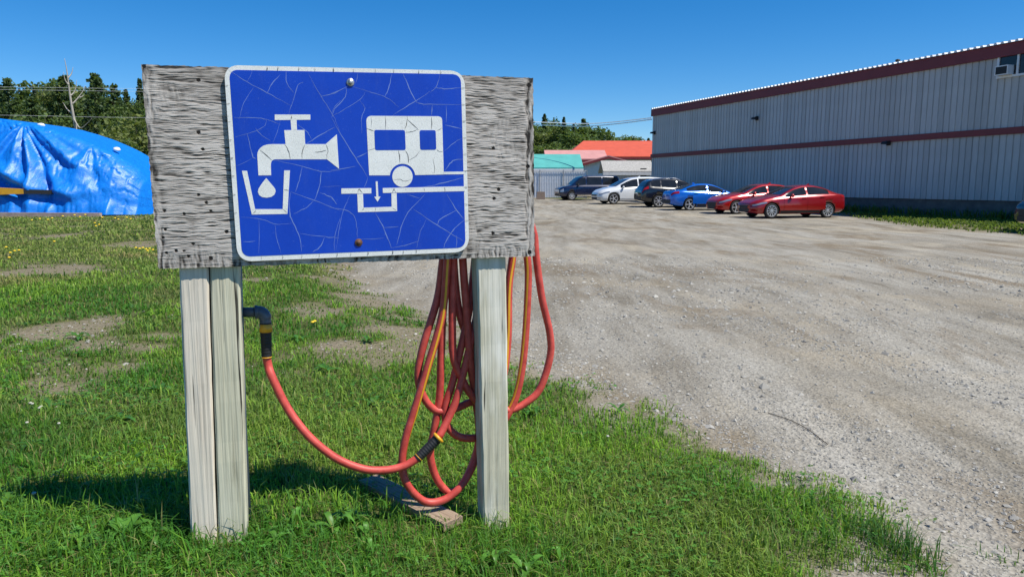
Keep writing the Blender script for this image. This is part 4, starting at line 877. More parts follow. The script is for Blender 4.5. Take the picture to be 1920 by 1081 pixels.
# ------------------------------------------------------------------ buildings beyond the lot
M['teal'] = m_roof('teal_steel_roof', (.10, .42, .38)); M['orange'] = m_roof('orange_red_steel_roof', (.66, .11, .045)); M['pinkroof'] = m_roof('faded_red_roof', (.62, .30, .27))
M['shingle'] = plain('grey_shingles', (.36, .35, .33), .9, var=.3, scale=9); M['blueclap'] = plain('pale_blue_clapboard', (.42, .48, .55), .7)
M['wallpale'] = plain('pale_wall_siding', (.55, .56, .58), .7); M['brick'] = plain('red_brick_wall', (.26, .07, .05), .85, var=.25, scale=14); M['fence'] = plain('white_steel_fence', (.70, .72, .75), .5)
def gable_house(name, label, cat, x0, x1, y0, y1, ze, zr, wallm, roofm, fasc, ridge='x', over=.4, hip=0.0, th=.14):
    """walls from the ground, ridge along x or y, roof slabs with overhang and fascia boards"""
    g = gpt((x0 + x1) / 2, min((y0 + y1) / 2, 300)); h = thing(name, label, cat, ((x0 + x1) / 2, (y0 + y1) / 2, g))
    mb = MB(); c = [(x0, y0), (x1, y0), (x1, y1), (x0, y1)]; lo = [np.array((*p, g - .4)) for p in c]; hi = [np.array((*p, ze)) for p in c]; mb.hexa(lo + hi)
    if ridge == 'x':
        ym = (y0 + y1) / 2; mb.add([(x0, y0, ze), (x0, y1, ze), (x0, ym, zr - .05), (x1, y0, ze), (x1, y1, ze), (x1, ym, zr - .05)], [(0, 2, 1), (3, 4, 5), (0, 3, 5, 2), (1, 2, 5, 4)])
    else:
        xm = (x0 + x1) / 2; mb.add([(x0, y0, ze), (x1, y0, ze), (xm, y0, zr - .05), (x0, y1, ze), (x1, y1, ze), (xm, y1, zr - .05)], [(0, 1, 2), (3, 5, 4), (0, 2, 5, 3), (1, 4, 5, 2)])
    if hip: mb = MB(); mb.hexa(lo + hi)
    mk('wall', mb, wallm, h, True)
    if ridge == 'x':
        ym = (y0 + y1) / 2; sl = (zr - ze) / (ym - y0); e0, e1 = y0 - over, y1 + over; zo = ze - sl * over; a, b = x0 - over, x1 + over
        slabs = [[(a, e0, zo), (b, e0, zo), (b - hip, ym, zr), (a + hip, ym, zr)], [(b, e1, zo), (a, e1, zo), (a + hip, ym, zr), (b - hip, ym, zr)]]
        if hip: slabs += [[(a, e1, zo), (a, e0, zo), (a + hip, ym, zr)], [(b, e0, zo), (b, e1, zo), (b - hip, ym, zr)]]
        edge = [[(a, e0 - .02, zo - .22), (b, e0 - .02, zo - .22), (b, e0 - .02, zo + .02), (a, e0 - .02, zo + .02)]]
    else:
        xm = (x0 + x1) / 2; sl = (zr - ze) / (xm - x0); e0, e1 = x0 - over, x1 + over; zo = ze - sl * over; a, b = y0 - over, y1 + over
        slabs = [[(e0, b, zo), (e0, a, zo), (xm, a, zr), (xm, b, zr)], [(e1, a, zo), (e1, b, zo), (xm, b, zr), (xm, a, zr)]]
        edge = [[(e0, a - .02, zo - .2), (e0, a - .02, zo + .03), (xm, a - .02, zr + .03), (xm, a - .02, zr - .2)], [(e1, a - .02, zo + .03), (e1, a - .02, zo - .2), (xm, a - .02, zr - .2), (xm, a - .02, zr + .03)]]
    for sb in slabs: mb = MB(); mb.prism([np.array(p) for p in sb], (0, 0, th)); mk('roof_slope', mb, roofm, h, True)
    for e in edge: mb = MB(); mb.prism([np.array(p) for p in e], (0, -.05, 0) if True else 0); mk('fascia', mb, fasc, h, True)
    return h
def X(u, Y): return (u - 960) / F * Y * 1.0 * (1 / cp) * 1.0 if False else at(u, 347, Y)[0]
def Zv(v, Y): return at(960, v, Y)[2]
gable_house('shed', 'long white shed with teal metal roof behind the white fence', 'shed', X(880, 66), X(1082, 66), 66, 72, Zv(313, 65.6), Zv(292, 69), M['wallpale'], M['teal'], M['whitepaint'], over=.5)
gable_house('hall', 'big pale hall with an orange red metal roof beyond the lot', 'building', X(1075, 90), X(1330, 90), 90, 108, Zv(292, 90), Zv(266, 99), M['wallpale'], M['orange'], M['redtrim'], over=1.0, hip=3.0)
gable_house('annex', 'low annex with faded pink red roof in front of the hall', 'building', X(1032, 83), X(1128, 83), 83, 88.5, Zv(297, 83), Zv(284, 86), M['wallpale'], M['pinkroof'], M['redtrim'], over=.6)
gable_house('porch', 'small white gabled porch with red roof edge by the hall', 'building', X(1096, 77), X(1182, 77), 77, 81, Zv(306, 77), Zv(294, 77), M['whitepaint'], M['pinkroof'], M['redtrim'], ridge='y', over=.5)
gs = gable_house('garden_shed', 'small pale blue shed with grey shingle roof behind the fence', 'shed', X(1137, 67), X(1218, 67), 67, 70.2, Zv(320, 66.7), Zv(304, 68.5), M['blueclap'], M['shingle'], M['wallpale'], over=.35)
mb = MB(); gx = X(1137, 67) - .03; mb.box((gx, 68.6, Zv(322, 68)), (.05, .55, .6)); mk('window', mb, M['glass'], gs, True)
mb = MB(); mb.box((X(1206, 66.9), 66.97, Zv(323, 67)), (.55, .05, .7)); mk('window', mb, M['glass'], gs, True)
# white corrugated fence: every sheet a part, posts in front
fy = 62.0; fx0, fx1 = X(880, fy), X(1100, fy); ft = Zv(322, fy); fg = gpt(fx0, fy) 
fence = thing('fence', 'white corrugated metal fence behind the navy van', 'fence', ((fx0 + fx1) / 2, fy, gpt((fx0 + fx1) / 2, fy)))
pm = MB(); wsh = .42; hF = ft - fg
for i in range(3):
    x0 = i * .14; pm.add([(x0, 0, .12), (x0 + .09, 0, .12), (x0 + .115, -.03, .12), (x0 + .138, -.03, .12), (x0, 0, hF), (x0 + .09, 0, hF), (x0 + .115, -.03, hF), (x0 + .138, -.03, hF)], [(0, 1, 5, 4), (1, 2, 6, 5), (2, 3, 7, 6)])
fm = bpy.data.meshes.new('fence_sheet'); fm.from_pydata(pm.v, [], pm.f); fm.materials.append(M['fence'])
for i in range(int((fx1 - fx0) / wsh)):
    o = link('fence_sheet', fm, None, fence); o.location = (fx0 + i * wsh - ROOT[fence][0][0], 0, fg - ROOT[fence][0][2])
for i in range(6):
    xx = fx0 + (fx1 - fx0) * i / 5; mb = MB(); mb.tube([(xx, fy - .08, fg - .3), (xx, fy - .08, fg + 1), (xx, fy - .08, ft + .15)], .04, 8); mk('post', mb, M['steel'], fence, True)
mb = MB(); mb.tube([(fx0, fy - .09, ft + .08), (fx1, fy - .09, ft + .08)], .025, 6); mk('rail', mb, M['steel'], fence, True)
b1 = thing('concrete_block', 'brown concrete block at the foot of the white fence', 'block', (X(1012, 60), 60, gpt(X(1012, 60), 60)))
mb = MB(); g = gpt(X(1012, 60), 60); mb.hexa([(X(1006, 60), 59.7, g - .05), (X(1022, 60), 59.7, g - .05), (X(1022, 60), 60.4, g - .05), (X(1006, 60), 60.4, g - .05), (X(1006.4, 60), 59.75, g + .62), (X(1021.5, 60), 59.75, g + .62), (X(1021.5, 60), 60.35, g + .62), (X(1006.4, 60), 60.35, g + .62)]); mk('block', mb, plain('weathered_block', (.20, .15, .12), .9), b1, True)
bh = gable_house('brick_house', 'small brick house with grey roof behind the tarp', 'house', X(238, 85), X(330, 85), 85, 93, Zv(303, 85), Zv(283, 89), M['brick'], M['shingle'], M['whitepaint'])
for u in (262, 275): mb = MB(); mb.box((X(u, 85), 84.97, Zv(308, 85)), (.7, .06, .8)); mk('window', mb, M['glass'], bh, True)

# ------------------------------------------------------------------ blue tarp over a long stack
TY = 28.6
def tarp():
    us = [-260, -160, -80, 0, 40, 77, 110, 150, 185, 215, 240, 258, 270, 279, 284]; tv = [228, 224, 224, 225, 230, 237, 246, 259, 274, 289, 304, 318, 334, 352, 380]
    nu, nt = 260, 150
    uu = np.concatenate([np.linspace(-260, 0, 50), np.linspace(0, 284, nu - 50)[0:]]); nu = len(uu)
    Xs = np.array([at(u, 330, TY + 1.6)[0] for u in uu]); H = np.interp(uu, us, tv); Zt = np.array([at(960, v, TY + 2.6)[2] for v in H])
    g0 = gpt(-16, TY); depth = np.interp(uu, [-260, 100, 230, 270, 284], [3.4, 3.4, 2.9, 2.2, 1.3])
    t = np.linspace(-1, 1, nt); T, XX = np.meshgrid(t, Xs); Hm = (Zt - g0)[:, None]; Dm = depth[:, None]
    # cross-section: near-vertical hem, sloping face, rounded ridge
    a = np.abs(T); prof = np.where(a > .45, (1 - a) / .55, 1.0); shape = np.sin(np.clip(prof, 0, 1) * math.pi / 2 * .92) / math.sin(math.pi / 2 * .92)
    Y = TY + 3.0 + Dm * np.sign(T) * (a ** .85); Z = g0 + Hm * (.03 + .97 * shape)
    Z = np.where(a < .45, Z + .0, Z)
    front = T < .25
    # folds: ridges radiating from tie points
    def folds(xc, zc, lines, amp, fall):
        dx = XX - xc; dz = zc - Z; th = np.degrees(np.arctan2(dz, dx)); rr = np.hypot(dx, dz); d = 0
        for ang, wd, am in lines:
            bend = ang + 6 * np.sin(rr * .9 + ang); d = d + am * np.exp(-((th - bend) / wd) ** 2)
        return d * amp * sstep(0, .8, rr) * np.exp(-np.maximum(rr - fall, 0) * .8)
    pk = at(77, 230, TY + 2.2); disp = folds(pk[0], pk[2], [(66, 4, -1.5), (73, 4, .9), (57, 4, .8), (45, 5, -.8), (36, 5, .7), (25, 4, -.4), (85, 5, -.4), (98, 6, .5), (112, 6, -.7), (122, 6, .5), (138, 7, -.5)], .20, 3.6)
    pk2 = at(-60, 285, TY + 1.4); disp = disp + folds(pk2[0], pk2[2], [(24, 3.5, -1.3), (31, 4, 1.1), (17, 4, .9), (40, 5, -.7), (52, 6, .6)], .24, 4.5)
    pk3 = at(185, 268, TY + 1.8); disp = disp + folds(pk3[0], pk3[2], [(30, 6, -.6), (48, 6, .7), (70, 7, -.7), (95, 8, .5), (120, 8, -.5)], .10, 2.2)
    disp = disp + (fbm(XX * 1.3, Z * 1.3 + Y * .4, 201, 4) - .5) * .13 + (fbm(XX * 5, Z * 5 + Y, 203, 4) - .5) * .035
    r1 = np.abs(fbm(XX * 2.2 + Z * 1.4, Z * 2.2, 207, 3) - .5); disp = disp - .05 * np.exp(-(r1 / .03) ** 2)
    pull = sstep(.0, .12, 1 - a)
    Y = Y - np.where(T < 0, 1, -1) * disp * pull * sstep(.02, .35, a); Z = Z + disp * .4 * pull * (1 - sstep(.1, .5, a))
    hem = (1 - pull) * (fbm(XX * 3, XX * 0, 211, 3) - .5) * .35; Y = Y + hem
    V = np.stack([XX, Y, np.maximum(Z, g0 + .02)], -1); idx = np.arange(nu * nt).reshape(nu, nt)
    q = np.stack([idx[:-1, :-1], idx[1:, :-1], idx[1:, 1:], idx[:-1, 1:]], -1).reshape(-1, 4)
    # closing end at the right
    cen = np.array([[Xs[-1] + .06, TY + 3.0, g0]]); Vv = np.vstack([V.reshape(-1, 3), cen]); ci = len(Vv) - 1
    ends = np.stack([idx[-1, :-1], idx[-1, :-1], np.full(nt - 1, ci), idx[-1, 1:]], 1)
    base = np.array([-17.0, TY + 3, g0]); o = thing('tarp_covered_stack', 'bright blue tarp draped over a long stack at the lawn edge', 'tarp', tuple(base))
    me = bigmesh('tarp', Vv - base, q, M['tarp'], o, smooth=True)
    mb = MB(); ring = [V[-1, j] for j in range(0, nt, 3)]; mb.add(ring, [tuple(range(len(ring)))]); mk('end_flap', mb, M['tarp'], o, True)
    # hidden load under the sheet, so that nothing is hollow from the side
    mb = MB(); mb.box((-20.5, TY + 3.2, g0 + .9), (9, 3.2, 1.8)); mk('load', mb, M['plank'], o, True)
    for (u, v, Y_) in ((77, 235, TY + 1.9), (219, 280, TY + 2.0)):
        p = at(u, v, Y_); mb = MB(); mb.lathe([(.04, -.07), (.12, -.05), (.15, 0), (.11, .06), (.02, .09)], p, (0.2, -.3, 1), 10); mk('white_sandbag', mb, M['whitepaint'], o, True, True)
    return o, g0
_, tg = tarp()
# long timber along the hem and the black and yellow beam that pokes out
a, b = at(-60, 401, 28.0), at(188, 403, 27.9); mb = MB(); ty_ = 27.9; z0 = gpt(-17, 27.9)
mb.hexa([(a[0], ty_, z0 - .02), (b[0], ty_ - .05, z0 - .02), (b[0], ty_ + .12, z0 - .02), (a[0], ty_ + .17, z0 - .02), (a[0], ty_, z0 + .19), (b[0], ty_ - .05, z0 + .17), (b[0], ty_ + .12, z0 + .17), (a[0], ty_ + .17, z0 + .19)])
tag(mk('timber_beam', mb, plain('pink_grey_timber', (.40, .30, .26), .85, var=.25, scale=5)), 'long weathered timber lying along the tarp hem', 'timber')
bar = thing('steel_beam', 'black and yellow steel beam poking out from under the tarp', 'beam', tuple(at(30, 404, 28.3)[:2]) + (z0,))
p0, p1 = at(-40, 358, 28.15), at(44, 359, 28.2); p2 = at(124, 361, 28.75)
def bar_seg(p, q, h0, h1, nm, mat):
    mb = MB(); d = np.array([0, .22, 0]); mb.hexa([p - [0, 0, h0], q - [0, 0, h1], q - [0, 0, h1] + d, p - [0, 0, h0] + d, p + [0, 0, h0], q + [0, 0, h1], q + [0, 0, h1] + d, p + [0, 0, h0] + d]); mk(nm, mb, mat, bar, True)
bar_seg(p0, p1, .16, .09, 'yellow_end', M['yellow']); bar_seg(p1, p2, .085, .07, 'bar', M['black'])
pp = at(-30, 358, 28.25); mb = MB(); mb.box((pp[0], pp[1], (pp[2] + z0) / 2 - .08), (.2, .2, pp[2] - z0)); mk('prop', mb, M['black'], bar, True)

# ------------------------------------------------------------------ wooded hill
def hill_z(x, y): return .15 + 9.0 * sstep(95, 190, y) * (.35 + .65 * sstep(70, -30, x)) + 4 * sstep(190, 300, y) * sstep(60, -40, x)
hx = np.linspace(-260, 150, 60); hy = np.linspace(94, 420, 50); HX, HY = np.meshgrid(hx, hy); HZ = hill_z(HX, HY) - .05 + (fbm(HX * .05, HY * .05, 3) - .5) * 1.2 * sstep(100, 120, HY) - .6 * sstep(100, 95, HY)
idx = np.arange(HX.size).reshape(HX.shape); q = np.stack([idx[:-1, :-1], idx[:-1, 1:], idx[1:, 1:], idx[1:, :-1]], -1).reshape(-1, 4)
tag(bigmesh('hill', np.stack([HX, HY, HZ], -1).reshape(-1, 3), q, plain('forest_floor', (.05, .06, .03), .95, scale=.4), smooth=True), kind='structure')
def crown_mesh(kind, seed):
    """unit-height tree (1 m tall); returns crown mesh and trunk mesh"""
    r = np.random.default_rng(seed); C = []; 
    if kind == 'fir':
        for lv in np.linspace(.10, .99, 30):
            rad = .20 * (1 - lv) ** .8 + .012; nb = int(5 + 12 * (1 - lv)); a0 = r.uniform(0, 6.28)
            for b in range(nb):
                a = a0 + 6.283 * b / nb + r.normal(0, .2); L = rad * r.uniform(.55, 1.15)
                for t in np.linspace(.2, 1, 5): C.append((math.cos(a) * L * t, math.sin(a) * L * t, lv - .10 * L * t * 2 + r.normal(0, .006), .016 + .008 * (1 - t), r.uniform(.7, 1.1)))
    elif kind == 'pine':
        for lv in np.linspace(.30, .98, 18):
            rad = .17 * math.sin(min(1, (1.02 - lv) / .5) * 1.5) + .015; nb = r.integers(4, 8)
            for b in range(nb):
                a = r.uniform(0, 6.28); L = rad * r.uniform(.5, 1.25)
                for t in np.linspace(.3, 1, 5):
                    for _ in range(3): C.append((math.cos(a) * L * t + r.normal(0, .012), math.sin(a) * L * t + r.normal(0, .012), lv + L * t * .22 + r.normal(0, .010), .018, r.uniform(.7, 1.15)))
    else:
        lobes = [(r.normal(0, .10), r.normal(0, .10), r.uniform(.35, .86), r.uniform(.08, .16)) for _ in range(16)] + [(0, 0, .6, .2), (0, 0, .88, .1)]
        for lx, ly, lz, lr in lobes:
            for _ in range(int(70 * (lr / .13) ** 2)):
                d = r.normal(0, 1, 3); d /= np.linalg.norm(d); rr = lr * r.uniform(.55, 1.05); C.append((lx + d[0] * rr, ly + d[1] * rr, min(1.0, lz + d[2] * rr * .85), r.uniform(.014, .026), r.uniform(.65, 1.2)))
    C = np.array(C); n = len(C); V = np.zeros((n, 4, 3)); 
    a = r.normal(0, 1, (n, 3)); a /= np.linalg.norm(a, axis=1)[:, None]; b = np.cross(a, r.normal(0, 1, (n, 3))); b /= np.linalg.norm(b, axis=1)[:, None]
    s = C[:, 3:4]
    for k, (i, j) in enumerate(((-1, -.6), (1, -.8), (.8, .7), (-.9, .9))): V[:, k] = C[:, :3] + a * s * i + b * s * j * .75
    base = {'fir': (.042, .078, .040), 'pine': (.060, .105, .042), 'leafy': (.092, .148, .040), 'aspen': (.145, .18, .055)}[kind]
    col = np.array(base) * C[:, 4:5] + np.array([.03, .025, 0]) * (r.random((n, 1)) ** 3)
    me_o = bigmesh('crown', V.reshape(-1, 3), np.arange(n * 4).reshape(-1, 4), M['leaf'], attrs={'tint': np.repeat(col, 4, 0)}); me = me_o.data; bpy.data.objects.remove(me_o)
    mb = MB(); pth = [(0, 0, -.03), (.004, 0, .3), (-.003, .004, .6), (0, 0, .95)]; mb.tube(pth, [.014, .011, .007, .002], 7)
    for _ in range(6):
        z = r.uniform(.3, .7); a_ = r.uniform(0, 6.28); l = r.uniform(.06, .13); mb.tube([(0, 0, z), (math.cos(a_) * l * .5, math.sin(a_) * l * .5, z + l * .4), (math.cos(a_) * l, math.sin(a_) * l, z + l * .6)], [.006, .004, .0015], 5)
    tm = bpy.data.meshes.new('trunk'); tm.from_pydata(mb.v, [], mb.f); tm.materials.append(M['bark']); return me, tm
TREES = {k: [crown_mesh(k, 11 * i + j) for j in range(3)] for i, k in enumerate(('fir', 'pine', 'leafy', 'aspen'))}
TLAB = {'fir': ('fir_tree', 'dark pointed fir tree in the wooded hillside'), 'pine': ('pine_tree', 'dark spreading pine tree in the wooded hillside'), 'leafy': ('leafy_tree', 'mid green leafy tree in the wooded hillside'), 'aspen': ('pale_leafy_tree', 'pale yellow green leafy tree in the wooded hillside')}
def tree(kind, x, y, h, wid, label=None, z=None):
    cm, tm = random.choice(TREES[kind]); nm, lab = TLAB[kind]
    zz = float(hill_z(x, y)) if z is None else z
    t = thing(nm, label or lab, 'tree', (x, y, zz - .1), random.uniform(0, 6.28), 'trees on the wooded hill')
    for n_, me in (('trunk', tm), ('crown', cm)): o = link(n_, me, None, t); o.scale = (h * wid, h * wid, h)
    return t
OUT_U = [-260, -60, 0, 20, 60, 100, 135, 165, 195, 230, 262, 300, 500, 800, 960, 1003, 1040, 1080, 1110, 1140, 1165, 1200, 1400]
OUT_V = [182, 180, 176, 172, 176, 172, 168, 170, 166, 174, 180, 180, 185, 200, 216, 236, 241, 241, 243, 250, 259, 267, 285]
random.seed(21)
for (Y0, fr, step) in ((200, 1.0, 3.4), (186, .97, 3.6), (168, .90, 3.8), (148, .80, 4.2), (128, .66, 4.4), (112, .52, 4.4)):
    x = X(-150, Y0)
    while x < X(1225, Y0):
        yy = Y0 + random.uniform(-7, 7); u = 960 + x / yy * F; 
        hidden = 330 < u < 930 
        if True:
            vt = float(np.interp(u, OUT_U, OUT_V)); ztop = Zv(vt, yy); hz = float(hill_z(x, yy)); h = (ztop - hz) * random.uniform(.88, 1.05) if fr == 1.0 else (ztop * fr - hz * .5) * random.uniform(.75, 1.05)
            h = max(h, 5.5)
            kind = random.choices(['fir', 'pine', 'leafy', 'aspen'], [.26, .30, .36, .08] if u < 600 else [.22, .12, .56, .10])[0]
            tree(kind, x, yy, h, {'fir': .95, 'pine': 1.0, 'leafy': .95, 'aspen': .85}[kind] * random.uniform(.95, 1.35) * max(1.0, (13 / max(h, 6)) ** .7))
        x += step * random.uniform(.7, 1.3) * (1.45 if hidden else (.75 if u > 960 else 1))
for (u, v, Y, k, lab) in ((30, 148, 150, 'pine', 'tall spreading pine standing above the woods behind the tarp'), (197, 147, 165, 'pine', 'tall pine rising above the woods near the brick house'), (135, 142, 160, 'pine', 'tall pine behind the bare dead tree'),
                          (1056, 219, 160, 'fir', 'tallest dark fir rising above the woods near the teal roof'), (1074, 231, 158, 'fir', 'lower fir beside the tallest fir near the teal roof')):
    xx = X(u, Y); hz = float(hill_z(xx, Y)); tree(k, xx, Y, Zv(v, Y) - hz, 1.0, lab)
for i, (u, v, Y) in enumerate(((262, 205, 78), (225, 240, 70), (246, 255, 66), (190, 262, 75), (95, 205, 95), (40, 215, 98), (5, 212, 90), (150, 240, 88), (-60, 215, 90), (300, 220, 84), (330, 235, 88))):
    xx = X(u, Y); g = .1; t_ = tree('aspen' if i in (0, 1) else 'leafy', xx, Y, Zv(v, Y) - g, 1.15, 'pale yellowish bushy tree beside the brick house' if i in (0, 1) else 'leafy tree at the foot of the woods behind the tarp', g)
    t_['group'] = 'trees behind the tarp'
# bare dead tree
def px(pts, Y): return [at(u, v, Y + dy) for u, v, dy in pts]
DY = 60; gd = gpt(X(143, DY), DY); dt = thing('dead_tree', 'bare pale dead tree standing behind the blue tarp', 'tree', (X(143, DY), DY, gd))
tr = px([(143, 250, 0), (138, 220, 0), (133, 190, 0), (130, 170, 0), (127, 145, 0), (124, 125, 0), (121, 110, 0)], DY); tr = [np.array((tr[0][0] + .15, DY, gd - .2))] + tr
mb = MB(); mb.tube(catmull(tr, 4), np.linspace(.14, .014, len(catmull(tr, 4))), 8); mk('trunk', mb, M['deadwood'], dt, True, True)
for br in ([(135, 196, 0), (146, 184, .3), (156, 170, .5), (160, 160, .6)], [(132, 180, 0), (138, 174, .2), (142, 165, .3), (144, 150, .4)], [(129, 160, 0), (122, 150, -.2), (119, 135, -.3)], [(138, 222, 0), (150, 240, -.4), (163, 232, -.6), (172, 222, -.8)], [(146, 184, .3), (152, 182, .8), (158, 178, 1.2)], [(127, 147, 0), (134, 138, .3), (137, 126, .4)], [(137, 215, 0), (126, 205, .5), (118, 192, .9)]):
    P_ = catmull(px(br, DY), 4); mb = MB(); mb.tube(P_, np.linspace(.065, .010, len(P_)), 6); mk('branch', mb, M['deadwood'], dt, True, True)

# ------------------------------------------------------------------ overhead wires
M['wire'] = plain('aluminium_wire', (.85, .85, .85), .4, .0)
def wire(pts, r, label):
    P_ = catmull(np.array(pts), 8); mb = MB(); mb.tube(P_, r, 6); tag(mk('overhead_wire', mb, M['wire']), label, 'wire', 'overhead wires')
for dv, lab in ((0, 'upper overhead wire running to the far corner of the grey shed'), (5, 'lower overhead wire running to the far corner of the grey shed')):
    wire([at(500, 190 + dv, 75), at(800, 222 + dv, 72), at(1003, 229 + dv, 68), at(1090, 232 + dv, 66), at(1150, 229 + dv * .8, 63), at(1222, 221 + dv * .6, 57.3)], .040, lab)
for v0, v1 in ((163, 166), (168, 171), (216, 220)):
    wire([at(-400, v0 - 3, 70), at(0, v0, 72), at(210, v1, 74), at(500, v1 + 2, 76)], .010, 'thin overhead wire crossing in front of the woods behind the tarp')

# ------------------------------------------------------------------ weeds, flowers, twig
def rosette(name, label, cat, x, y, n, L, w, rise, group, tint=(.085, .23, .035), lobes=False):
    g = gpt(x, y); t = thing(name, label, cat, (x, y, g), 0, group)
    for i in range(n):
        a = 6.283 * i / n + random.uniform(-.5, .5); l = L * random.uniform(.65, 1.15); ww = w * random.uniform(.8, 1.2); rs = rise * random.uniform(.5, 1.4); K = 9; V = []; d = np.array([math.cos(a), math.sin(a), 0]); s = np.array([-d[1], d[0], 0])
        for k in range(K + 1):
            q = k / K; c = d * l * q + np.array([0, 0, .012 + rs * math.sin(q * 2.3) - .02 * q]); wd = ww * (math.sin(math.pi * min(1, q * .93 + .07) ** .75)) * (1 if not lobes or k % 2 else .6) + .001
            V += [c - s * wd + [0, 0, wd * .35], c, c + s * wd + [0, 0, wd * .35]]
        F_ = []
        for k in range(K): F_ += [(k * 3, k * 3 + 1, k * 3 + 4, k * 3 + 3), (k * 3 + 1, k * 3 + 2, k * 3 + 5, k * 3 + 4)]
        col = np.tile(np.array(tint) * random.uniform(.75, 1.3), (len(V), 1)); bigmesh('leaf', np.array(V), np.array(F_), M['weed'], t, {'tint': col}, smooth=True)
    return t
random.seed(5)
WL = 'broad leaved bright green weed in the lawn before the signposts'; WG = 'broad leaved weeds in the lawn'
for (u, v, n, L) in ((655, 985, 6, .085), (625, 1000, 5, .07), (560, 1000, 5, .06), (690, 1010, 4, .06), (985, 1055, 6, .085), (925, 1045, 5, .06), (235, 1040, 7, .085), (290, 1050, 6, .08), (520, 1030, 5, .06), (700, 1040, 5, .05), (860, 1060, 5, .05), (1050, 1030, 4, .05), (150, 1050, 6, .06), (20, 975, 4, .09), (770, 1050, 5, .055)):
    p = flat(u, v, .11); rosette('weed', WL, 'weed', p[0], p[1], n, L * random.uniform(.7, 1.15), L * random.uniform(.13, .22), random.uniform(.03, .06), WG, (.10, .255, .036))
WL2 = 'low dandelion rosette in the lawn behind the signposts'
for (u, v, n, L) in ((230, 805, 7, .11), (300, 740, 7, .12), (690, 640, 8, .12), (150, 640, 8, .14), (560, 640, 7, .13), (610, 700, 8, .12), (760, 740, 7, .09), (700, 760, 7, .1), (1000, 760, 7, .09), (1090, 790, 6, .08), (1160, 745, 6, .09), (60, 860, 6, .1), (100, 780, 7, .1)):
    p = flat(u, v, .11); rosette('dandelion_rosette', WL2, 'weed', p[0], p[1], n, L, L * .14, .035, 'dandelion rosettes in the lawn', (.06, .18, .03), True)
def flower(name, label, cat, x, y, h, r, mat, group):
    g = gpt(x, y); t = thing(name, label, cat, (x, y, g), 0, group); mb = MB(); mb.tube([(0, 0, -.01), (.004, .003, h * .5), (0, .006, h)], .0016 * (1 + r * 20), 5); mk('stem', mb, M['stem'], t)
    mb = MB(); mb.lathe([(r * .3, -r * .3), (r * .85, -r * .1), (r, r * .1), (r * .75, r * .45), (r * .2, r * .6)], (0, .006, h), (0, -.15, 1), 9); mk('head', mb, mat, t, smooth=True)
M['stem'] = plain('flower_stem', (.10, .17, .05), .6); M['petal'] = plain('yellow_petals', (.75, .52, .02), .6); M['cloverhead'] = plain('white_clover_head', (.42, .41, .34), .8)
FG = 'yellow flowers in the lawn'
spots = [(545, 500), (541, 501), (590, 615), (586, 617), (262, 476), (268, 474), (274, 477), (281, 476), (287, 479), (277, 481), (255, 474), (28, 482), (12, 475), (36, 480), (20, 487), (60, 420), (75, 417), (90, 419), (98, 416), (140, 410), (150, 413), (160, 409), (178, 425), (186, 428), (180, 431), (216, 416), (222, 418), (245, 417), (238, 415), (18, 497), (192, 414), (118, 412), (102, 461)]
for (u, v) in spots:
    p = flat(u, v, .1); far = p[1]; flower('yellow_flower', 'small yellow flower in the lawn', 'flower', p[0], p[1], 0.04 + .003 * far, .009 + .0013 * far, M['petal'], FG)
for (u, v) in ((78, 792), (112, 826), (58, 783), (52, 824), (62, 786), (66, 970), (130, 700), (75, 795), (1140, 800), (40, 676)):
    p = flat(u, v, .12); flower('clover_flower', 'small white clover flower head in the lawn', 'flower', p[0], p[1], .05, .0085, M['cloverhead'], 'white clover flowers in the lawn')
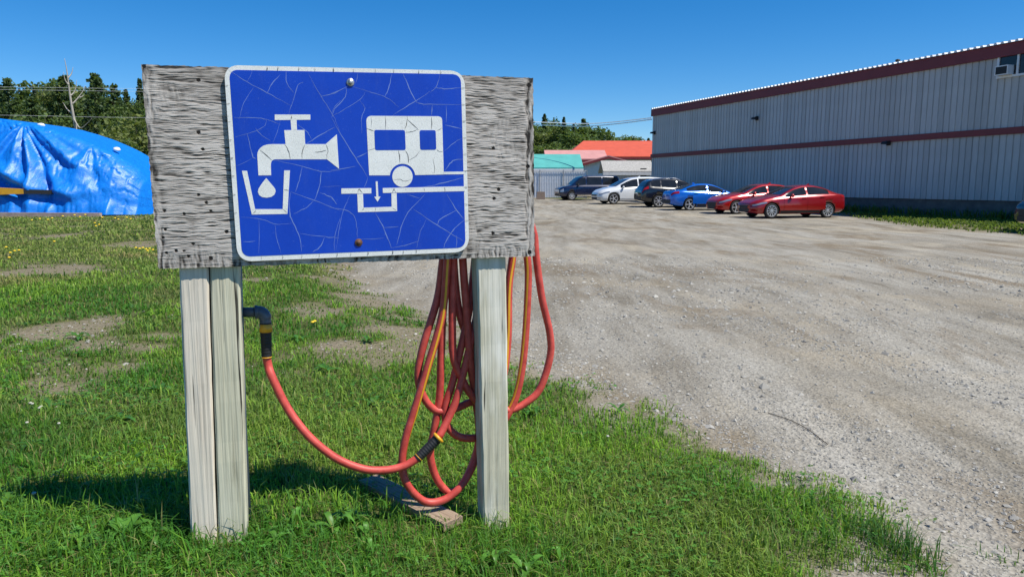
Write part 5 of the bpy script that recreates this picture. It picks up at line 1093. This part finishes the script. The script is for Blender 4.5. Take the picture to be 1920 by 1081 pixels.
# dry stalks and long grass at the post feet
def tuft(label, u, v, n, h, tint, spread, name='grass_tuft', grp='long grass at the posts and the lot edge'):
    p = flat(u, v, .11); x0, y0 = p[0], p[1]; g = gpt(x0, y0); P_ = np.stack([rng.normal(0, spread, n), rng.normal(0, spread, n), np.full(n, -.01)], 1); V_, T_ = strip_grass(P_, np.full(n, .0042), h * rng.uniform(.5, 1.2, n))
    col = np.array(tint) * rng.uniform(.6, 1.4, n)[:, None]; t = thing(name, label, 'grass tuft', (x0, y0, g), 0, grp); bigmesh('blades', V_, T_, M['grass'], t, {'tint': np.repeat(col, 5, 0)})['kind'] = 'stuff'
for (u, v, n, h, tint, sp2) in ((385, 1005, 40, .12, (.16, .20, .06), .03), (440, 1010, 45, .13, (.14, .19, .05), .03), (350, 1000, 30, .12, (.08, .2, .04), .03), (300, 1005, 40, .13, (.07, .2, .04), .035), (245, 995, 14, .15, (.30, .30, .14), .02), (930, 985, 40, .10, (.12, .2, .05), .03), (900, 985, 30, .10, (.06, .17, .03), .03), (560, 935, 24, .09, (.2, .24, .1), .05)):
    tuft('straw coloured stalks beside the sign shadow' if u == 245 else 'long grass tuft round the foot of the single flaking post' if u > 850 else 'long pale grass in the sign shadow beside the plank' if u == 560 else 'long grass tuft round the foot of the doubled posts', u, v, n, h, tint, sp2)
for (u, v, n, h) in ((1690, 985, 130, .13), (1650, 965, 90, .11), (1600, 955, 80, .1), (1530, 905, 60, .08), (1710, 995, 60, .10), (1500, 870, 50, .07), (1880, 985, 30, .05)):
    tuft('long grass tuft at the edge of the gravel lot', u, v, n, h, (.05, .15, .03), .05)
tw = [flat(u, v, .012) for u, v in ((1440, 772), (1480, 785), (1515, 803), (1552, 829))]
for p in tw: p[2] = gpt(p[0], p[1]) + .006
mb = MB(); mb.tube(catmull(tw, 5), .0024, 6); tag(mk('twig', mb, M['bark']), 'thin brown twig lying on the gravel beside the lawn edge', 'twig')
# weeds along the foot of the shed and the bank
def bank():
    n = 26000; s_ = rng.uniform(0, LW, n); o = rng.uniform(.1, 9.5, n) ** 1.0; p = ORG[None, :2] + ALONG[None, :2] * s_[:, None] + WN[None, :2] * o[:, None]; x, y = p[:, 0], p[:, 1]; sd = lot_sd(x, y); k = (sd > -.1) & (rng.random(n) < cover(x, y, np.maximum(sd, .3))); x, y, sd, o = x[k], y[k], sd[k], o[k]
    m = len(x); V_, T_ = strip_grass(np.stack([x, y, gz(x, y, sd)], 1), np.full(m, .05), rng.uniform(.06, .16, m) * (1 + 2.5 * (o < .8)))
    c = np.array([.085, .15, .025]) * rng.uniform(.6, 1.4, m)[:, None] + np.array([.10, .07, .02]) * (fbm(x * .7, y * .7, 8)[:, None] ** 2)
    tag(bigmesh('rough_grass', V_, T_, M['grass'], attrs={'tint': np.repeat(c, 5, 0)}), 'rough yellow green grass strip along the grey shed', 'grass', kind='stuff')
bank()
